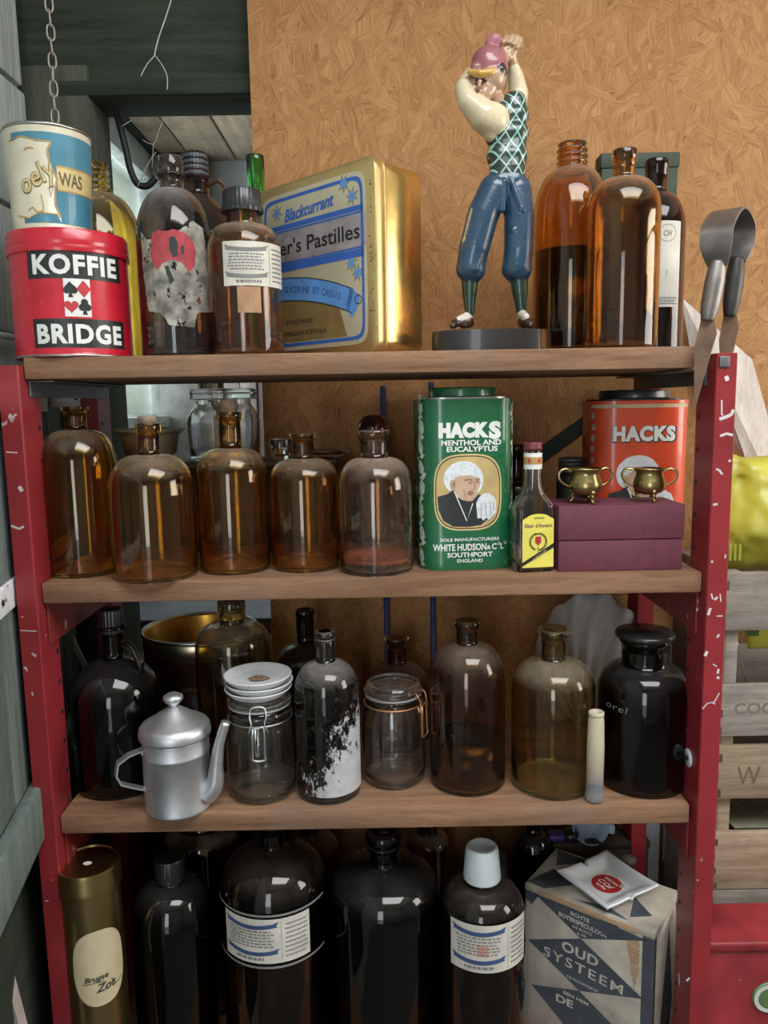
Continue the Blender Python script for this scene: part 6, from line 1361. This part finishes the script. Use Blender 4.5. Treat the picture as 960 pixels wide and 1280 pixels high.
# socks
cap('sock', J(588, 340, 2), J(587, 366, 3), 12, 9.5); cap('sock', J(587, 366, 3), J(587, 392, 4), 9.5, 6.2)
cap('sock', J(648, 340, 2), J(650, 366, 2), 12.5, 10); cap('sock', J(650, 366, 2), J(652, 392, 3), 10, 6.4)
# plus-fours
cap('trouser', J(626, 226, 0), J(640, 228, 0), 17, 18); cap('trouser', J(618, 238, -1), J(604, 268, -3), 20, 20); cap('trouser', J(604, 268, -3), J(593, 310, -2), 20, 19.5); cap('trouser', J(593, 308, -2), J(588, 334, 0), 19.5, 18); cap('trouser', J(586, 336, 0), J(591, 337, 0), 16.5, 16.5)
cap('trouser', J(644, 238, 2), J(649, 270, 0), 20, 19); cap('trouser', J(649, 270, 0), J(648, 312, -2), 19, 18.5); cap('trouser', J(648, 312, -2), J(646, 332, 0), 18.5, 18.5); cap('trouser', J(643, 336, 0), J(649, 336, 0), 16.5, 16.5)
for (x0, y0, x1, y1, d) in ((622, 226, 612, 262, -17), (630, 226, 627, 262, -18), (640, 228, 652, 262, -17), (608, 268, 594, 300, -18), (586, 318, 588, 334, -14), (598, 320, 594, 336, -15), (642, 300, 646, 330, -15), (654, 306, 652, 332, -14), (658, 282, 642, 288, -15)):
    cap('trouser', J(x0, y0, d), J(x1, y1, d), 3.4, 5.0, 8)
# vest
cap('vest', J(627, 218, 0), J(640, 218, 0), 16.5, 17); cap('vest', J(625, 196, 1), J(641, 196, 2), 17, 18); cap('vest', J(624, 170, 2), J(643, 168, 4), 17.5, 18); cap('vest', J(625, 150, 4), J(644, 146, 6), 16, 17); cap('vest', J(632, 132, 6), J(643, 130, 8), 12, 15); cap('vest', J(628, 212, 0), J(632, 140, 4), 17, 15); cap('vest', J(640, 212, 0), J(644, 135, 7), 17, 15)
# near arm: shoulder, elbow out to the left, forearm up behind the head
cap('sleeve', J(615, 151, -7), J(604, 145, -15), 21, 18.5); cap('sleeve', J(604, 145, -15), J(585, 127, -15), 18.5, 13); cap('sleeve', J(585, 127, -15), J(579, 112, -8), 13, 11); cap('sleeve', J(579, 112, -8), J(588, 94, 12), 11.5, 9.5); cap('sleeve', J(588, 94, 12), J(610, 76, 20), 9.5, 8.5)
cap('sleeve', J(613, 158, -10), J(613, 168, -9), 13, 8)
# far arm
cap('sleeve', J(646, 136, 14), J(648, 118, 18), 12, 12.5); cap('sleeve', J(648, 118, 18), J(645, 96, 14), 12.5, 9.5); cap('sleeve', J(645, 96, 14), J(642, 84, 10), 9.5, 7)
# neck and head, turned down to the left
cap('skin', J(622, 124, 0), J(618, 112, -4), 8.5, 8); cap('skin', J(613, 99, -3), J(612, 96, -3), 19.5, 18.5); cap('skin', J(609, 112, -8), J(606, 117, -11), 12, 9.5); cap('skin', J(604, 119, -13), J(602, 120, -13), 6.5, 5); cap('skin', J(619, 106, 0), J(614, 114, -4), 12.5, 10)
cap('skin', J(600, 101, -20), J(598.5, 107.5, -24), 2.2, 3.0); cap('skin', J(594, 98.5, -18), J(607, 97.5, -20), 2.8, 2.8); cap('skin', J(600, 114.0, -20.5), J(603.5, 113.6, -20.5), 1.8, 1.8); cap('skin', J(601, 117.2, -20), J(603, 117, -20), 1.8, 1.8); cap('skin', J(590, 107, -12), J(594, 110, -14), 3.5, 4); cap('skin', J(609, 107, -17), J(612, 108, -14), 4, 4)
cap('skin', J(628, 101, -6), J(627, 106, -6), 2.6, 2.2)
cap('hair', J(624, 89, -11), J(623.5, 97, -11.5), 9.6, 7.0); cap('hair', J(628, 92, -4), J(628, 100, -3), 7.5, 6.0); cap('hair', J(626, 90, 4), J(624, 106, 6), 9.5, 9); cap('brow', J(593.5, 97.6, -21.5), J(598.5, 99.0, -23.0), .9, .9, 6); cap('brow', J(602.0, 99.0, -23.0), J(610, 96.8, -20.8), .9, .9, 6); cap('brow', J(595, 101.5, -20.2), J(596.5, 101.5, -20.8), 1.2, 1.2, 4); cap('brow', J(604.5, 101.0, -20.8), J(606.5, 100.6, -20.5), 1.3, 1.3, 4)
cap('lip', J(599.5, 115, -21.3), J(603.5, 114.8, -21.5), 1.0, 1.0, 6)
# cap with a stiff peak
cap('cap', J(609, 80, -1), J(613, 79, 2), 20, 20.5); cap('cap', J(611, 85, 0), J(613, 85, 2), 21.5, 22); cap('cap', J(594, 84, -12), J(616, 86, -12), 6, 7)
cap('peak', J(587, 90, -17), J(600, 91.5, -25), 3.8, 4.2); cap('peak', J(600, 91.5, -25), J(614, 90, -22), 4.2, 4.0); cap('peak', J(614, 91, -22), J(622, 87, -15), 3.2, 2.6); cap('peak', J(589, 89.5, -12), J(612, 90.5, -16), 3.0, 3.2)
# hands clasped above: the near one in a pink glove, the far one bare with three knuckled fingers in front
cap('glove', J(612, 72, 14), J(614, 56, 10), 7.5, 8.5); cap('glove', J(614, 56, 10), J(618, 50, 8), 8.5, 8); cap('glove', J(612, 50, 7), J(613, 46, 7), 4.0, 3.2, 6); cap('glove', J(617, 49, 6), J(618, 45, 6), 4.0, 3.2, 6); cap('glove', J(622, 49, 7), J(623, 45, 7), 3.8, 3.2, 6); cap('glove', J(619, 64, 10), J(622, 54, 8), 7, 6)
cap('hand', J(641, 80, 9), J(637, 68, 5), 6.8, 8.6); cap('hand', J(637, 68, 5), J(643, 58, 4), 8.6, 7.5); cap('hand', J(630, 64, 2), J(638, 60, 4), 6, 7)
for (x0, y0, x1, y1, x2, y2) in ((639, 55, 634, 46, 628.5, 53), (644, 53, 640.5, 44.5, 635, 53), (649, 54, 646.5, 45.5, 641, 55), (651, 58, 651, 49, 646.5, 60)):
    cap('hand', J(x0, y0, 4), J(x1, y1, -1), 3.2, 2.9, 6); cap('hand', J(x1, y1, -1), J(x2, y2, -6), 2.9, 2.3, 6)
cap('hand', J(636, 72, 0), J(627, 66, -3), 4.2, 3.2, 6)
cap('glove', J(622, 50, 6), J(652, 47, 5), 2.2, 2.0, 12)
def skin_caps(caps, voxel, iters):
    bm = bmesh.new()
    for lab, a, b, ra, rb, n in caps:
        L = (b-a).length; n = max(2, min(26, int(L/((.27 if ra > .0125 else .26)*min(ra, rb)))+2))
        for i in range(n):
            f_ = i/(n-1); q = bmesh.ops.create_icosphere(bm, subdivisions=3 if ra > .0125 else 2, radius=ra+(rb-ra)*f_)
            for v in q['verts']: v.co += a+(b-a)*f_
    me = bpy.data.meshes.new('tmp'); bm.to_mesh(me); bm.free()
    o = bpy.data.objects.new('tmp', me); COL.objects.link(o)
    rm = o.modifiers.new('r', 'REMESH'); rm.mode = 'VOXEL'; rm.voxel_size = voxel
    sm = o.modifiers.new('s', 'SMOOTH'); sm.iterations = iters; sm.factor = .5
    dg = bpy.context.evaluated_depsgraph_get(); out = bpy.data.meshes.new_from_object(o.evaluated_get(dg))
    bpy.data.objects.remove(o); bpy.data.meshes.remove(me); return out
me = skin_caps(caps, .0011, 12)
me.name = 'body'
# paints
labs = ['skin', 'hair', 'cap', 'peak', 'glove', 'hand', 'sleeve', 'vest', 'trouser', 'sock', 'spat', 'shoe', 'brow', 'lip']
def gp(n, c, r=.32): return plain('figurine_'+n, c, r, var=.15, vscale=50, coat=.35)
m_, nt, p_ = newmat('figurine_vest'); v = coords(nt); sx = nd(nt, 'ShaderNodeSeparateXYZ'); nt.links.new(v, sx.inputs[0])
lines = None
for sg in (1, -1):
    w_ = mth(nt, 'ADD', mth(nt, 'MULTIPLY', sx.outputs[0], 62.0), mth(nt, 'MULTIPLY', sx.outputs[2], sg*47.0)); w_ = mth(nt, 'ADD', w_, mth(nt, 'MULTIPLY', sx.outputs[1], 30.0))
    fr_ = mth(nt, 'ABSOLUTE', mth(nt, 'SUBTRACT', mth(nt, 'FRACT', w_), .5)); l_ = mth(nt, 'LESS_THAN', fr_, .075)
    lines = l_ if lines is None else mth(nt, 'MAXIMUM', lines, l_)
c = mix(nt, lines, mix(nt, noise(nt, v, 40, 4), (.012, .030, .022), (.030, .045, .034)), mix(nt, noise(nt, v, 25, 2), (.13, .42, .40), (.45, .52, .42)))
nt.links.new(c, p_.inputs['Base Color']); p_.inputs['Roughness'].default_value = .3; p_.inputs['Coat Weight'].default_value = .3
mats = dict(skin=gp('skin', (.40, .24, .15), .3), hair=gp('hair', (.03, .018, .018)), cap=gp('cap', (.30, .105, .115)), peak=gp('peak', (.55, .33, .08)), glove=gp('glove', (.42, .16, .19)), hand=gp('hand', (.42, .27, .15)), sleeve=gp('sleeve', (.62, .52, .34), .35), vest=m_, trouser=gp('trousers', (.022, .060, .105), .28), sock=gp('sock', (.010, .035, .022), .3), spat=gp('spats', (.56, .50, .42)), shoe=gp('shoe', (.035, .018, .013), .3), brow=gp('brow', (.035, .018, .015)), lip=gp('lip', (.34, .13, .10)))
for l in labs: me.materials.append(mats[l])
import numpy as np
nf = len(me.polygons); C_ = np.empty(nf*3); me.polygons.foreach_get('center', C_); C_ = C_.reshape(-1, 3)
best = np.full(nf, 9.0); idx = np.zeros(nf, dtype=np.int32)
prio = dict( peak=-.0004, hair=-.0003)
for lab, a, b, ra, rb, n in caps:
    a_ = np.array(a); b_ = np.array(b); ab = b_-a_; tt = np.clip(((C_-a_)@ab)/max(1e-12, ab@ab), 0, 1)
    d_ = np.linalg.norm(C_-a_-tt[:, None]*ab, axis=1)-(ra+(rb-ra)*tt)+prio.get(lab, 0)
    w_ = d_ < best; best[w_] = d_[w_]; idx[w_] = labs.index(lab)
me.polygons.foreach_set('material_index', idx); me.polygons.foreach_set('use_smooth', np.ones(nf, dtype=bool))
obj('body', me, None, t)
